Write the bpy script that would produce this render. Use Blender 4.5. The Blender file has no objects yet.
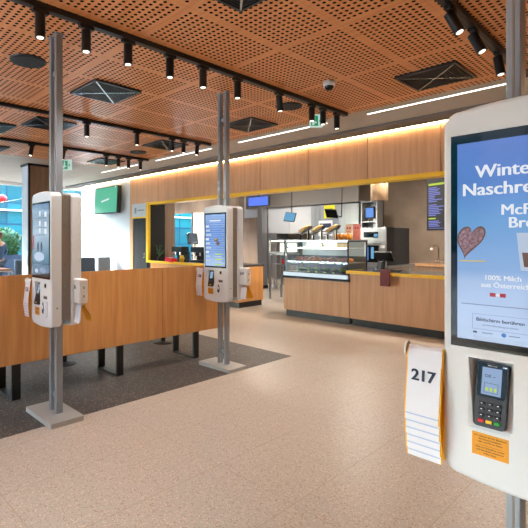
import bpy, bmesh, math, random
from mathutils import Vector, Matrix
random.seed(7)
PI=math.pi
C=bpy.context.scene.collection
# ------------------------------------------------------------------ materials
MATS={}
def srgb(r,g,b):
    f=lambda c:(c/255)/12.92 if c/255<=.04045 else (((c/255)+.055)/1.055)**2.4
    return (f(r),f(g),f(b),1)
def mat(name,col,rough=.5,metal=0,emit=None,es=1,spec=.5,trans=0,coat=0,alpha=1):
    m=bpy.data.materials.new(name); m.use_nodes=True
    b=m.node_tree.nodes['Principled BSDF']
    b.inputs['Base Color'].default_value=col; b.inputs['Roughness'].default_value=rough
    b.inputs['Metallic'].default_value=metal; b.inputs['Specular IOR Level'].default_value=spec
    b.inputs['Transmission Weight'].default_value=trans; b.inputs['Coat Weight'].default_value=coat
    if emit: b.inputs['Emission Color'].default_value=emit; b.inputs['Emission Strength'].default_value=es
    # faint procedural unevenness in the gloss
    n=m.node_tree.nodes.new('ShaderNodeTexNoise'); n.inputs['Scale'].default_value=14
    r=m.node_tree.nodes.new('ShaderNodeMapRange'); r.inputs['To Min'].default_value=max(0,rough-.05); r.inputs['To Max'].default_value=min(1,rough+.05)
    t=m.node_tree.nodes.new('ShaderNodeTexCoord'); L=m.node_tree.links
    L.new(t.outputs['Object'],n.inputs['Vector']); L.new(n.outputs['Fac'],r.inputs['Value'])
    if trans==0 and 'white' not in name and 'screen' not in name: L.new(r.outputs['Result'],b.inputs['Roughness'])
    MATS[name]=m; return m
def nt(m): return m.node_tree.nodes,m.node_tree.links,m.node_tree.nodes['Principled BSDF']
def math_n(N,L,op,a,b=None,c=None):
    n=N.new('ShaderNodeMath'); n.operation=op
    for i,v in enumerate((a,b,c)):
        if v is None: continue
        if isinstance(v,(int,float)): n.inputs[i].default_value=v
        else: L.new(v,n.inputs[i])
    return n.outputs[0]
def ramp(N,L,fac,stops):
    r=N.new('ShaderNodeValToRGB'); e=r.color_ramp.elements
    while len(e)<len(stops): e.new(.5)
    for i,(p,c) in enumerate(stops): e[i].position=p; e[i].color=c
    L.new(fac,r.inputs[0]); return r.outputs[0]
def noise(N,L,scale,mapscale=(1,1,1),detail=4,coord='Object'):
    t=N.new('ShaderNodeTexCoord'); mp=N.new('ShaderNodeMapping'); mp.inputs['Scale'].default_value=mapscale
    L.new(t.outputs[coord],mp.inputs[0]); n=N.new('ShaderNodeTexNoise'); n.inputs['Scale'].default_value=scale; n.inputs['Detail'].default_value=detail
    L.new(mp.outputs[0],n.inputs['Vector']); return n.outputs['Fac']
def wood(name,a,b,rough=.4,sc=1):
    m=mat(name,a,rough); N,L,B=nt(m)
    n1=noise(N,L,9*sc,(2.2,2.2,.12),6); n2=noise(N,L,60*sc,(2,2,.05),3)
    mx=math_n(N,L,'ADD',math_n(N,L,'MULTIPLY',n1,.65),math_n(N,L,'MULTIPLY',n2,.35))
    L.new(ramp(N,L,mx,[(.32,b),(.66,a)]),B.inputs['Base Color']); return m
wood('oak_orange',srgb(224,164,98),srgb(196,132,74),.38)
wood('oak_pale',srgb(224,172,126),srgb(198,148,106),.45)
wood('oak_grey',srgb(158,130,105),srgb(128,102,80),.5)
wood('walnut_top',srgb(150,100,60),srgb(110,70,40),.4)
def terrazzo(name,base,chips,rough,joint,jx,jy,ox=0,oy=0):
    m=mat(name,base,rough); N,L,B=nt(m)
    t=N.new('ShaderNodeTexCoord')
    cols=base
    last=None
    rgb=N.new('ShaderNodeRGB'); rgb.outputs[0].default_value=base; last=rgb.outputs[0]
    for sc,pos,col in chips:
        v=N.new('ShaderNodeTexVoronoi'); v.inputs['Scale'].default_value=sc; L.new(t.outputs['Object'],v.inputs['Vector'])
        sep=N.new('ShaderNodeSeparateColor'); L.new(v.outputs['Color'],sep.inputs[0])
        near=math_n(N,L,'LESS_THAN',v.outputs['Distance'],.42)
        sel=math_n(N,L,'MULTIPLY',near,math_n(N,L,'GREATER_THAN',sep.outputs[0],pos))
        mx=N.new('ShaderNodeMix'); mx.data_type='RGBA'; L.new(sel,mx.inputs['Factor']); L.new(last,mx.inputs[6]); mx.inputs[7].default_value=col
        last=mx.outputs[2]
    s=N.new('ShaderNodeSeparateXYZ'); L.new(t.outputs['Object'],s.inputs[0])
    def line(o,off,per):
        f=math_n(N,L,'FRACT',math_n(N,L,'DIVIDE',math_n(N,L,'ADD',o,off),per))
        return math_n(N,L,'LESS_THAN',f,.004/per)
    j=math_n(N,L,'MAXIMUM',line(s.outputs[0],ox,jx),line(s.outputs[1],oy,jy))
    mx=N.new('ShaderNodeMix'); mx.data_type='RGBA'; L.new(j,mx.inputs['Factor']); L.new(last,mx.inputs[6]); mx.inputs[7].default_value=joint
    # large-scale mottling
    n=noise(N,L,1.3,detail=3); mr=N.new('ShaderNodeMapRange'); mr.inputs['To Min'].default_value=.93; mr.inputs['To Max'].default_value=1.07; L.new(n,mr.inputs[0])
    h=N.new('ShaderNodeHueSaturation'); L.new(mr.outputs[0],h.inputs['Value']); L.new(mx.outputs[2],h.inputs['Color'])
    L.new(h.outputs[0],B.inputs['Base Color']); return m
terrazzo('terrazzo_beige',srgb(176,165,152),[(90,.72,srgb(206,188,170)),(110,.8,srgb(152,126,104)),(60,.9,srgb(164,136,112))],.36,srgb(158,136,114),.6,1.2,1.547+6,.3)
terrazzo('terrazzo_dark',srgb(72,67,63),[(55,.72,srgb(98,90,84)),(85,.82,srgb(150,140,130)),(42,.86,srgb(46,43,41))],.5,srgb(120,112,104),.6,1.2,7.1,1.2)
# perforated ceiling
m=mat('perforated_wood',srgb(200,128,84),.34); N,L,B=nt(m)
t=N.new('ShaderNodeTexCoord'); s=N.new('ShaderNodeSeparateXYZ'); L.new(t.outputs['Object'],s.inputs[0])
def cell(o,off,per,marg,cnt):
    pitch=(per-2*marg)/cnt
    p=math_n(N,L,'MULTIPLY',math_n(N,L,'FRACT',math_n(N,L,'DIVIDE',math_n(N,L,'ADD',o,off),per)),per)
    q=math_n(N,L,'DIVIDE',math_n(N,L,'SUBTRACT',p,marg),pitch)
    inside=math_n(N,L,'MULTIPLY',math_n(N,L,'GREATER_THAN',q,0),math_n(N,L,'LESS_THAN',q,cnt))
    d=math_n(N,L,'MULTIPLY',math_n(N,L,'SUBTRACT',math_n(N,L,'FRACT',q),.5),pitch)
    seam=math_n(N,L,'LESS_THAN',p,.003)
    return d,inside,seam
dx,ix,sx=cell(s.outputs[0],1.95+.61*20,.61,.032,11)
dy,iy,sy=cell(s.outputs[1],-3.29+1.1*9,1.1,.035,18)
rr=math_n(N,L,'SQRT',math_n(N,L,'ADD',math_n(N,L,'MULTIPLY',dx,dx),math_n(N,L,'MULTIPLY',dy,dy)))
hole=math_n(N,L,'MULTIPLY',math_n(N,L,'LESS_THAN',rr,.0146),math_n(N,L,'MULTIPLY',ix,iy))
hole=math_n(N,L,'MAXIMUM',hole,math_n(N,L,'MULTIPLY',math_n(N,L,'MAXIMUM',sx,sy),.35))
g=noise(N,L,7,(.3,4,1),5)
wc=ramp(N,L,g,[(.3,srgb(216,136,78)),(.7,srgb(234,160,100))])
mx=N.new('ShaderNodeMix'); mx.data_type='RGBA'; L.new(hole,mx.inputs['Factor']); L.new(wc,mx.inputs[6]); mx.inputs[7].default_value=srgb(34,24,20)
L.new(mx.outputs[2],B.inputs['Base Color'])
L.new(math_n(N,L,'MULTIPLY',math_n(N,L,'SUBTRACT',1,hole),.5),B.inputs['Specular IOR Level'])
def mottled(name,a,b,sc,rough,ms=(1,1,1)):
    m=mat(name,a,rough); N,L,B=nt(m); L.new(ramp(N,L,noise(N,L,sc,ms,6),[(.3,b),(.7,a)]),B.inputs['Base Color']); return m
mottled('plaster_beige',srgb(190,180,168),srgb(182,171,158),3,.7)
mottled('concrete_brown',srgb(150,132,114),srgb(122,105,90),1.6,.65)
mottled('panel_white',srgb(208,213,217),srgb(198,203,208),1.5,.5)
mottled('steel',srgb(170,172,174),srgb(150,152,156),8,.32,(1,1,.05)); MATS['steel'].node_tree.nodes['Principled BSDF'].inputs['Metallic'].default_value=.75
mottled('fabric_blue',srgb(88,110,132),srgb(70,90,112),40,.9)
mottled('fabric_grey',srgb(150,156,164),srgb(128,134,142),40,.9)
mottled('leaf',srgb(66,118,60),srgb(28,70,32),3,.55)
mottled('pastry',srgb(226,140,54),srgb(176,86,26),30,.5)
mottled('bread',srgb(246,218,156),srgb(226,178,104),30,.6)
mottled('asphalt',srgb(120,120,122),srgb(100,100,104),3,.9)
mottled('denim',srgb(74,104,140),srgb(52,80,116),60,.85)
mottled('bronze',srgb(214,184,150),srgb(190,156,120),5,.3); MATS['bronze'].node_tree.nodes['Principled BSDF'].inputs['Metallic'].default_value=.3
mat('fascia_grey',srgb(120,114,108),.55); mat('lip_grey',srgb(120,112,106),.6)
mat('kiosk_white',srgb(226,230,232),.28,coat=.2); mat('kiosk_seam',srgb(150,150,148),.5)
mat('post_metal',srgb(150,157,164),.35,.25); mat('plate_metal',srgb(176,176,172),.45,.3)
mat('bracket_grey',srgb(138,128,118),.45,.3)
mat('black_paint',srgb(20,20,22),.4); mat('black_gloss',srgb(8,9,11),.06); mat('dark_door',srgb(26,26,28),.7)
mat('grille_metal',srgb(52,54,58),.3,.4); mat('grille_rib',srgb(190,205,212),.25,.9)
mat('grille_black',srgb(26,27,29),.6)
mat('yellow',srgb(255,204,14),.4); mat('orange',srgb(250,182,20),.5); mat('sticker_orange',srgb(238,164,40),.5)
mat('paper_white',srgb(236,238,246),.5); mat('fold_shade',srgb(186,202,232),.5)
mat('ink',srgb(38,56,88),.5); mat('ink_brown',srgb(110,66,16),.6)
mat('red_card',srgb(110,10,20),.5); mat('red_gloss',srgb(220,20,30),.3)
mat('stone_dark',srgb(72,68,66),.25); mat('toe_black',srgb(26,28,32),.35)
mat('white_plastic',srgb(236,236,234),.35); mat('chrome',srgb(210,212,214),.12,1)
mat('skin',srgb(214,164,134),.55); mat('cloth_white',srgb(235,235,235),.8); mat('hair',srgb(120,92,66),.7)
mat('glass_lens',srgb(20,20,22),.08); mat('key_grey',srgb(22,23,26),.4); mat('term_grey',srgb(48,50,54),.4)
mat('key_red',srgb(226,36,40),.4); mat('key_yellow',srgb(244,206,30),.4); mat('key_green',srgb(40,176,60),.4)
mat('jar_orange',srgb(226,140,24),.3); mat('jar_lid',srgb(235,225,205),.4); mat('poster_pink',srgb(240,150,140),.6); mat('poster_cream',srgb(244,226,206),.6)
mat('note_yellow',srgb(232,228,40),.6); mat('green_tag',srgb(130,176,40),.5); mat('tray_black',srgb(30,28,28),.4)
mat('lettuce',srgb(110,160,50),.6); mat('tomato',srgb(206,60,34),.45); mat('sauce_purple',srgb(120,70,110),.5); mat('planter_blue',srgb(44,66,96),.6)
mat('pale_wall',srgb(210,214,218),.8)
def emis(name,col,s): return mat(name,(0.01,0.01,0.01,1),.5,emit=col,es=s*(.64 if name.startswith('scr') else 1))
emis('led_white',(1,.93,.86,1),3); emis('led_warm',(1,.74,.44,1),22); emis('lens_glow',(1,.90,.76,1),2.2)
emis('heat_glow',(1,.80,.52,1),3); emis('case_led',(.80,.92,1,1),2.2); emis('case_strip',(.75,.9,1,1),.55)
def screenmat(name,stops,s,rough=.08,z0=1.2,z1=1.79,stripe=None):
    m=mat(name,(0.004,0.004,0.006,1),rough); N,L,B=nt(m)
    t=N.new('ShaderNodeTexCoord'); sp=N.new('ShaderNodeSeparateXYZ'); L.new(t.outputs['Object'],sp.inputs[0])
    mr=N.new('ShaderNodeMapRange'); mr.inputs['From Min'].default_value=z0; mr.inputs['From Max'].default_value=z1; L.new(sp.outputs[2],mr.inputs[0])
    col=ramp(N,L,mr.outputs[0],stops)
    n=noise(N,L,5,(1,1,1.5),3)
    h=N.new('ShaderNodeHueSaturation'); L.new(col,h.inputs['Color']); m2=N.new('ShaderNodeMapRange'); m2.inputs['To Min'].default_value=.85; m2.inputs['To Max'].default_value=1.15; L.new(n,m2.inputs[0]); L.new(m2.outputs[0],h.inputs['Value'])
    L.new(h.outputs[0],B.inputs['Emission Color']); B.inputs['Emission Strength'].default_value=s; return m
SC=.52
screenmat('screen_poster',[(0,srgb(196,216,246)),(.30,srgb(182,206,244)),(.36,srgb(150,186,234)),(.6,srgb(118,170,226)),(.8,srgb(96,140,214)),(1,srgb(104,136,214))],SC)
screenmat('screen_menu',[(0,srgb(150,176,206)),(.3,srgb(106,140,196)),(.7,srgb(90,126,192)),(1,srgb(130,160,206))],SC*1.5)
screenmat('screen_image_reflection',[(0,srgb(60,70,80)),(.25,srgb(120,140,160)),(.6,srgb(190,205,220)),(1,srgb(120,140,170))],.5)  # glowing tones also carry the street mirrored in the glass
emis('scr_white',srgb(240,244,252),.85); emis('scr_ink',srgb(60,84,120),.5); emis('scr_shadow',srgb(90,130,200),.6); emis('scr_red',srgb(206,60,84),.6)
emis('scr_pale',srgb(205,222,248),.7); emis('scr_line',srgb(150,172,210),.6); emis('scr_yellow',srgb(236,206,90),.7); emis('scr_blue',srgb(70,140,220),.7)
emis('scr_green',srgb(80,176,140),1.1); emis('scr_counter',srgb(84,120,235),1.1); emis('scr_tablet',srgb(110,180,225),.8); emis('scr_lime',srgb(190,220,30),.9)
emis('scr_violet',srgb(130,140,235),.8); emis('scr_term',srgb(160,190,232),.7); emis('scr_oven',srgb(90,150,240),.9); emis('exit_green',srgb(0,150,100),.5); emis('exit_white',srgb(225,250,240),.42)
emis('scr_brown',srgb(116,84,72),.7); emis('scr_dark',srgb(26,20,26),.5)
mottled('scr_pretzel',srgb(128,104,118),srgb(92,60,50),140,.4)
B=MATS['scr_pretzel'].node_tree.nodes['Principled BSDF']; cr=[n for n in MATS['scr_pretzel'].node_tree.nodes if n.type=='VALTORGB'][0]
cr.color_ramp.elements[0].color=srgb(84,50,42); cr.color_ramp.elements[1].color=srgb(140,118,134)
MATS['scr_pretzel'].node_tree.links.new(cr.outputs[0],B.inputs['Emission Color']); B.inputs['Emission Strength'].default_value=.36
# clear glass: mostly transparent with a mirror-like sheen
def glass(name,tint,k=.08):
    m=bpy.data.materials.new(name); m.use_nodes=True; N=m.node_tree.nodes; L=m.node_tree.links; N.clear()
    o=N.new('ShaderNodeOutputMaterial'); mx=N.new('ShaderNodeMixShader'); tr=N.new('ShaderNodeBsdfTransparent'); gl=N.new('ShaderNodeBsdfGlossy')
    tr.inputs[0].default_value=tint; gl.inputs['Roughness'].default_value=.02
    f=N.new('ShaderNodeLayerWeight'); f.inputs['Blend'].default_value=.5
    L.new(math_n(N,L,'ADD',math_n(N,L,'MULTIPLY',math_n(N,L,'POWER',f.outputs['Facing'],5),.8),.03),mx.inputs[0]); L.new(tr.outputs[0],mx.inputs[1]); L.new(gl.outputs[0],mx.inputs[2]); L.new(mx.outputs[0],o.inputs[0]); MATS[name]=m
glass('glass_clear',(.95,.98,.98,1)); glass('glass_window',(.90,.97,.98,1))
# exterior curtain wall facade
m=mat('facade_teal',srgb(60,170,190),.45,spec=.15); N,L,B=nt(m)
t=N.new('ShaderNodeTexCoord'); br=N.new('ShaderNodeTexBrick'); br.inputs['Scale'].default_value=1; br.inputs['Brick Width'].default_value=1.5; br.inputs['Row Height'].default_value=1.3; br.inputs['Mortar Size'].default_value=.05; br.offset=0
sp=N.new('ShaderNodeSeparateXYZ'); L.new(t.outputs['Object'],sp.inputs[0]); cb=N.new('ShaderNodeCombineXYZ'); L.new(math_n(N,L,'ADD',sp.outputs[0],sp.outputs[1]),cb.inputs[0]); L.new(sp.outputs[2],cb.inputs[1]); L.new(cb.outputs[0],br.inputs['Vector'])
br.inputs['Color1'].default_value=srgb(4,62,72); br.inputs['Color2'].default_value=srgb(10,94,98); br.inputs['Mortar'].default_value=srgb(10,44,66); L.new(br.outputs[0],B.inputs['Base Color'])
# ------------------------------------------------------------------ geometry helpers
class MB:
    def __init__(s): s.bm=bmesh.new(); s.mats=[]
    def mi(s,m):
        if m not in s.mats: s.mats.append(m)
        return s.mats.index(m)
    def _set(s,faces,m):
        i=s.mi(m)
        for f in faces: f.material_index=i
    def box(s,x0,x1,y0,y1,z0,z1,m,bev=0,M=None,seg=2):
        r=bmesh.ops.create_cube(s.bm,size=1); vs=r['verts']
        for v in vs: v.co=Vector(((x0+x1)/2+v.co.x*(x1-x0),(y0+y1)/2+v.co.y*(y1-y0),(z0+z1)/2+v.co.z*(z1-z0)))
        fs=set(f for v in vs for f in v.link_faces)
        if bev>0:
            es=list(set(e for v in vs for e in v.link_edges))
            rr=bmesh.ops.bevel(s.bm,geom=es,offset=bev,segments=seg,affect='EDGES',profile=.5)
            vs=list(set(v for f in rr['faces'] for v in f.verts)|set(v for v in vs if v.is_valid)); fs=set(f for v in vs for f in v.link_faces)
        if M: bmesh.ops.transform(s.bm,matrix=M,verts=[v for v in vs if v.is_valid])
        s._set(fs,m); return s
    def cyl(s,p0,p1,r0,r1=None,m=None,seg=20,caps=True):
        r1=r0 if r1 is None else r1; p0=Vector(p0); p1=Vector(p1); d=p1-p0
        r=bmesh.ops.create_cone(s.bm,cap_ends=caps,segments=seg,radius1=r0,radius2=r1,depth=d.length)
        M=Matrix.Translation((p0+p1)/2)@d.to_track_quat('Z','Y').to_matrix().to_4x4()
        bmesh.ops.transform(s.bm,matrix=M,verts=r['verts']); s._set(set(f for v in r['verts'] for f in v.link_faces),m); return s
    def sph(s,c,r,m,sc=(1,1,1),sub=2,rot=None):
        q=bmesh.ops.create_icosphere(s.bm,subdivisions=sub,radius=r)
        M=Matrix.Translation(c)@(rot or Matrix())@Matrix.Diagonal((*sc,1)); bmesh.ops.transform(s.bm,matrix=M,verts=q['verts'])
        s._set(set(f for v in q['verts'] for f in v.link_faces),m); return s
    def prism(s,pts,axis,a,b,m,M=None,flip=False):
        """extrude 2-D outline along axis from a to b"""
        def P(p,t): return {'x':(t,p[0],p[1]),'y':(p[0],t,p[1]),'z':(p[0],p[1],t)}[axis]
        v0=[s.bm.verts.new(P(p,a)) for p in pts]; v1=[s.bm.verts.new(P(p,b)) for p in pts]; n=len(pts)
        fs=[s.bm.faces.new(v0),s.bm.faces.new(v1[::-1])]+[s.bm.faces.new((v0[i],v1[i],v1[(i+1)%n],v0[(i+1)%n])) for i in range(n)]
        if M: bmesh.ops.transform(s.bm,matrix=M,verts=v0+v1)
        s._set(fs,m); return s
    def tube(s,pts,r,m,seg=10):
        for a,b in zip(pts,pts[1:]): s.cyl(a,b,r,r,m,seg)
        for p in pts[1:-1]: s.sph(p,r,m,sub=1)
        return s
    def text(s,str_,size,m,M,depth=.0006,bold=0,align='LEFT',sx=1):
        cu=bpy.data.curves.new('t','FONT'); cu.body=str_; cu.size=size; cu.extrude=depth; cu.align_x=align; cu.resolution_u=3; cu.offset=bold
        o=bpy.data.objects.new('t',cu); C.objects.link(o); dg=bpy.context.evaluated_depsgraph_get(); me=bpy.data.meshes.new_from_object(o.evaluated_get(dg))
        n0=len(s.bm.verts); nf=len(s.bm.faces); s.bm.from_mesh(me); s.bm.verts.ensure_lookup_table(); s.bm.faces.ensure_lookup_table()
        bmesh.ops.transform(s.bm,matrix=M@Matrix.Diagonal((sx,1,1,1)),verts=s.bm.verts[n0:]); s._set(s.bm.faces[nf:],m)
        bpy.data.objects.remove(o); bpy.data.curves.remove(cu); bpy.data.meshes.remove(me); return s
    def obj(s,name,parent=None,smooth=False,**k):
        bmesh.ops.recalc_face_normals(s.bm,faces=s.bm.faces)
        me=bpy.data.meshes.new(name); s.bm.to_mesh(me); s.bm.free()
        for m in s.mats: me.materials.append(MATS[m])
        if smooth:
            for p in me.polygons: p.use_smooth=True
        o=bpy.data.objects.new(name,me); C.objects.link(o); o.parent=parent
        for a,b in k.items(): o[a]=b
        return o
def facing_y(x,y,z): # text matrix: reads along +X, faces -Y
    return Matrix.Translation((x,y,z))@Matrix.Rotation(PI/2,4,'X')
def rounded(w,h,r,arch=0,n=6,x0=0,z0=0):
    pts=[]
    for cx,cz,a0 in ((w/2-r,h-r,0),(-w/2+r,h-r,PI/2),(-w/2+r,r,PI),(w/2-r,r,1.5*PI)):
        for i in range(n+1):
            a=a0+PI/2*i/n; x=cx+r*math.cos(a); z=cz+r*math.sin(a)
            pts.append((x,z))
        if arch and a0 in (0,PI):
            sg=1 if a0==0 else -1
            for i in range(1,6):
                t=i/6; x=sg*(w/2-r)*(1-2*t); pts.append((x,(h if sg>0 else 0)+sg*arch*(1-(1-2*t)**2)))
    return [(x0+x,z0+z) for x,z in pts]
def thing(name,label,cat,loc=(0,0,0),rz=0,group=None):
    o=bpy.data.objects.new(name,None); o.empty_display_size=.1; C.objects.link(o); o.location=loc; o.rotation_euler=(0,0,rz); o['label']=label; o['category']=cat
    if group: o['group']=group
    return o
def tag(o,label,cat,group=None):
    o['label']=label; o['category']=cat
    if group: o['group']=group
    return o
def struct(o): o['kind']='structure'; return o
def children(o): return [c for c in C.objects if c.parent==o]
def copy_tree(o,loc=None,label=None,group=None,rz=None,parent=None,skip=()):
    c=o.copy(); C.objects.link(c)
    if parent: c.parent=parent
    for ch in children(o):
        if ch.name.split('.')[0] in skip: continue
        copy_tree(ch,parent=c)
    if loc is not None: c.location=loc
    if rz is not None: c.rotation_euler=(0,0,rz)
    if label: c['label']=label
    if group: c['group']=group
    return c
ORD=['leftmost','second from left','third from left','fourth from left','fifth from left','sixth from left','seventh from left','eighth from left','ninth from left','tenth from left','eleventh from left']
XW,XE,YS,YB,CZ=-13.8,4.0,-4.2,12.0,3.24
# ------------------------------------------------------------------ setting
struct(MB().box(XW,XE,YS,YB,-.12,0,'terrazzo_beige').obj('floor'))
struct(MB().box(XW+.02,-3.53,YS+.02,4.77,-.004,.002,'terrazzo_dark').obj('floor_inlay'))
struct(MB().box(-9.45,XE,YS,5.68,CZ,CZ+.1,'perforated_wood').obj('ceiling'))
struct(MB().box(XW,-9.45,YS,5.68,CZ,CZ+.1,'plaster_beige').box(XW,XE,5.68,6.55,CZ,CZ+.1,'plaster_beige').obj('ceiling_soffit'))
struct(MB().box(XW,XE,6.52,6.86,CZ-.035,CZ+.06,'lip_grey').obj('trim_1'))
struct(MB().box(XW,XE,6.6,7.3,3.55,3.62,'plaster_beige').box(XW,XE,6.55,6.6,CZ,3.55,'plaster_beige').obj('ceiling_cove'))
struct(MB().box(XW,XE,7.3,YB,3.24,3.34,'plaster_beige').obj('ceiling_kitchen'))
# led cove strip
tag(MB().box(XW+.1,XE-.1,7.165,7.192,3.262,3.276,'led_warm').obj('cove_led_strip'),'warm LED strip hidden in the cove above the wood panels','light strip')
# wood bulkhead of separate panels
jo=[-11.03,-9.67,-8.48,-7.3,-6.13,-4.95,-3.765,-2.6,-1.43,-.26,.9,2.07,3.24,XE]
b=MB()
for a,c in zip(jo,jo[1:]): b.box(a+.006,c-.006,7.2,7.23,2.53 if a>-10.2 else 2.47,3.52,'oak_pale',.002)
for a in jo[1:-1]:
    for sx_ in(-.12,.12): b.cyl((a+sx_,7.197,3.13),(a+sx_,7.2,3.13),.014,None,'oak_orange',10)
b.box(-11.03,XE,7.23,7.42,2.50,3.55,'fascia_grey')
struct(b.obj('wall_bulkhead'))
struct(MB().box(-10.18,XE,7.185,7.43,2.465,2.53,'yellow').obj('trim_2'))
# left wall with white panels, wood strip, door
b=MB()
for a,c in((-13.8,-12.9),(-12.9,-12.0),(-12.0,-11.03)): b.box(a+.004,c-.004,7.2,7.25,0,3.52,'panel_white',.002)
b.box(-13.8,-11.03,7.25,7.4,0,3.52,'panel_white')
struct(b.obj('wall_left_back'))
struct(MB().box(-11.03,-10.88,7.2,7.4,0,2.47,'oak_pale').box(-10.88,-10.18,7.26,7.4,2.1,2.47,'oak_pale').obj('wall_left_strip'))
d=struct(MB().box(-10.87,-10.19,7.22,7.27,0,2.12,'dark_door',.003).obj('door_1'))
MB().cyl((-10.27,7.17,1.0),(-10.27,7.17,1.14),.01,None,'chrome',10).box(-10.285,-10.255,7.17,7.225,1.06,1.09,'chrome').obj('door_handle',d)
sg=thing('wall_sign','white sign panel with faint lettering above the dark door','sign',(-10.53,7.2,2.15))
MB().box(-.34,.34,-.03,0,0,.37,'panel_white',.004).obj('sign_panel',sg)
MB().box(-.22,-.12,-.032,-.03,.10,.26,'kiosk_seam').box(-.06,.24,-.032,-.03,.16,.20,'kiosk_seam').obj('sign_text',sg)
MB().box(-.34,.34,-.035,0,-.04,-.004,'yellow').obj('sign_trim',sg)
# yellow frame of the left opening
struct(MB().box(-10.19,-10.09,7.17,7.25,.885,2.53,'yellow').obj('trim_3'))
# back room behind the opening
struct(MB().box(-10.19,-10.09,7.25,7.75,0,3.24,'dark_door').box(-10.19,-10.08,7.75,8.1,0,3.24,'oak_grey').obj('wall_reveal'))
struct(MB().box(-13.8,-9.45,10,10.1,2.42,3.24,'concrete_brown').box(-13.8,-12.62,10,10.1,0,2.42,'oak_grey').box(-10.3,-9.45,10,10.1,0,2.42,'concrete_brown').box(-12.62,-10.3,10,10.1,0,.75,'panel_white').obj('wall_back_room'))
w=struct(MB().box(-12.62,-12.57,10.0,10.06,.75,2.42,'black_paint').box(-10.35,-10.3,10,10.06,.75,2.42,'black_paint').box(-12.62,-10.3,10,10.06,.75,.8,'black_paint').box(-11.56,-11.53,10,10.06,.8,2.42,'steel').obj('window_1'))
MB().box(-12.57,-10.35,10.03,10.04,.8,2.42,'glass_window').obj('pane',w)
# kitchen walls
struct(MB().box(-13.8,XE,YB,YB+.1,0,3.24,'concrete_brown').obj('wall_back'))
struct(MB().box(XE,XE+.1,YS,YB,0,3.6,'plaster_beige').obj('wall_right'))
# glazed facades: left (x=XW) and street side (y=YS)
def glazed(name,axis,a0,a1,n,const,t=.06):
    b=MB(); g_=MB()
    def bx(B_,u0,u1,z0,z1,tt,m):
        if axis=='y': B_.box(const-tt,const+tt,u0,u1,z0,z1,m)
        else: B_.box(u0,u1,const-tt,const+tt,z0,z1,m)
    bx(b,a0,a1,0,.1,t,'white_plastic'); bx(b,a0,a1,3.14,3.3,t,'white_plastic')
    for i in range(n+1):
        u=a0+(a1-a0)*i/n; bx(b,u-.03,u+.03,.1,3.14,t,'white_plastic')
    w=struct(b.obj(name))
    for i in range(n):
        u0=a0+(a1-a0)*i/n+.03; u1=a0+(a1-a0)*(i+1)/n-.03; q=MB(); bx(q,u0,u1,.1,3.14,.005,'glass_window'); q.obj('pane',w)
glazed('window_2','y',YS,7.2,7,XW-.06)
glazed('window_3','x',XW,-1.5,7,YS-.06)
struct(MB().box(-1.5,XE,YS-.12,YS,0,3.3,'plaster_beige').obj('wall_street'))
# pillar
p=MB().box(-10.55,-10.17,3.95,4.7,0,CZ-.02,'oak_grey').box(-10.57,-10.19,3.93,3.95,0,CZ-.02,'panel_white')
p.box(-10.19,-10.15,3.92,3.96,0,CZ-.02,'black_paint').box(-10.58,-10.15,3.9,4.72,CZ-.05,CZ-.001,'black_paint')
struct(p.obj('wall_pillar'))
# ------------------------------------------------------------------ outside
struct(MB().box(-60,40,-60,60,-.3,-.14,'asphalt').obj('ground_street'))
o=thing('office_building','teal glass office building outside the left window','building',(-32,0,-.14))
MB().box(-4,4,-26,26,0,8.6,'facade_teal').obj('facade',o)
q=MB()
for z in (3.4,5.2): q.box(4,4.3,-26,26,z,z+.09,'white_plastic')
q.obj('ledge',o)
o=thing('pale_building','pale stone building seen through the back room window','building',(-20,30,-.14))
MB().box(-9,9,-3,3,0,20,'pale_wall').obj('facade',o)
for i in range(4):
    for j in range(3): MB().box(-7+i*4,-5.6+i*4,-3.03,-2.98,5.4+j*3.4,7.0+j*3.4,'facade_teal').obj('window',o)
o=thing('street_block','long pale block across the street behind the viewer','building',(-8,-26,-.14))
MB().box(-14,26,-4,4,0,9,'asphalt').obj('facade',o)
for i in range(7): MB().box(-13+i*5.4,-10+i*5.4,3.98,4.04,1,6.8,'facade_teal').obj('window',o)
def leaves(cx,cy,z0,rx,ry,rz,n,m='leaf',s=.07):
    b=MB(); 
    b.sph((cx,cy,z0+rz),1,m,(rx*.82,ry*.82,rz*.85),3)
    for i in range(n):
        a=random.uniform(0,2*PI); u=random.uniform(-1,1); k=math.sqrt(1-u*u); r=random.uniform(.82,1.08)
        p=Vector((cx+rx*r*k*math.cos(a),cy+ry*r*k*math.sin(a),z0+rz+rz*r*u))
        M=Matrix.Translation(p)@Matrix.Rotation(random.uniform(0,6.28),4,'Z')@Matrix.Rotation(random.uniform(-1.2,1.2),4,'X')
        vs=[b.bm.verts.new(M@Vector(q)) for q in((-s*.4,0,0),(0,-s,.01),(s*.4,0,0),(0,s,.01))]
        b._set([b.bm.faces.new(vs)],m)
    return b
for i,(y,l) in enumerate(((4.45,'left hedge ball in a blue planter outside the window, by the frame edge'),(6.25,'hedge ball in a blue planter outside, behind the white pillar'))):
    o=thing('potted_hedge',l,'plant',(-15.6,y+.6,-.14),group='hedges outside the window')
    leaves(0,0,1.0,.55,.75,.52,1500).obj('foliage',o)
    MB().prism([(-.4,-.6),(.4,-.6),(.4,.6),(-.4,.6)],'z',0,1.1,'planter_blue').box(-.43,.43,-.63,.63,1.05,1.15,'planter_blue',.01).obj('planter',o)
o=thing('red_lantern','round red lantern hanging outside at the left edge','lantern',(-15.0,4.93,2.84))
MB().sph((0,0,0),.14,'red_gloss',(1.2,1.2,.85),3).obj('shade',o,True)
MB().cyl((0,0,.1),(0,0,1.2),.008,None,'black_paint',8).obj('cord',o)
MB().cyl((0,0,-.15),(0,0,-.1),.05,None,'red_card',12).obj('cap',o)
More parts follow.
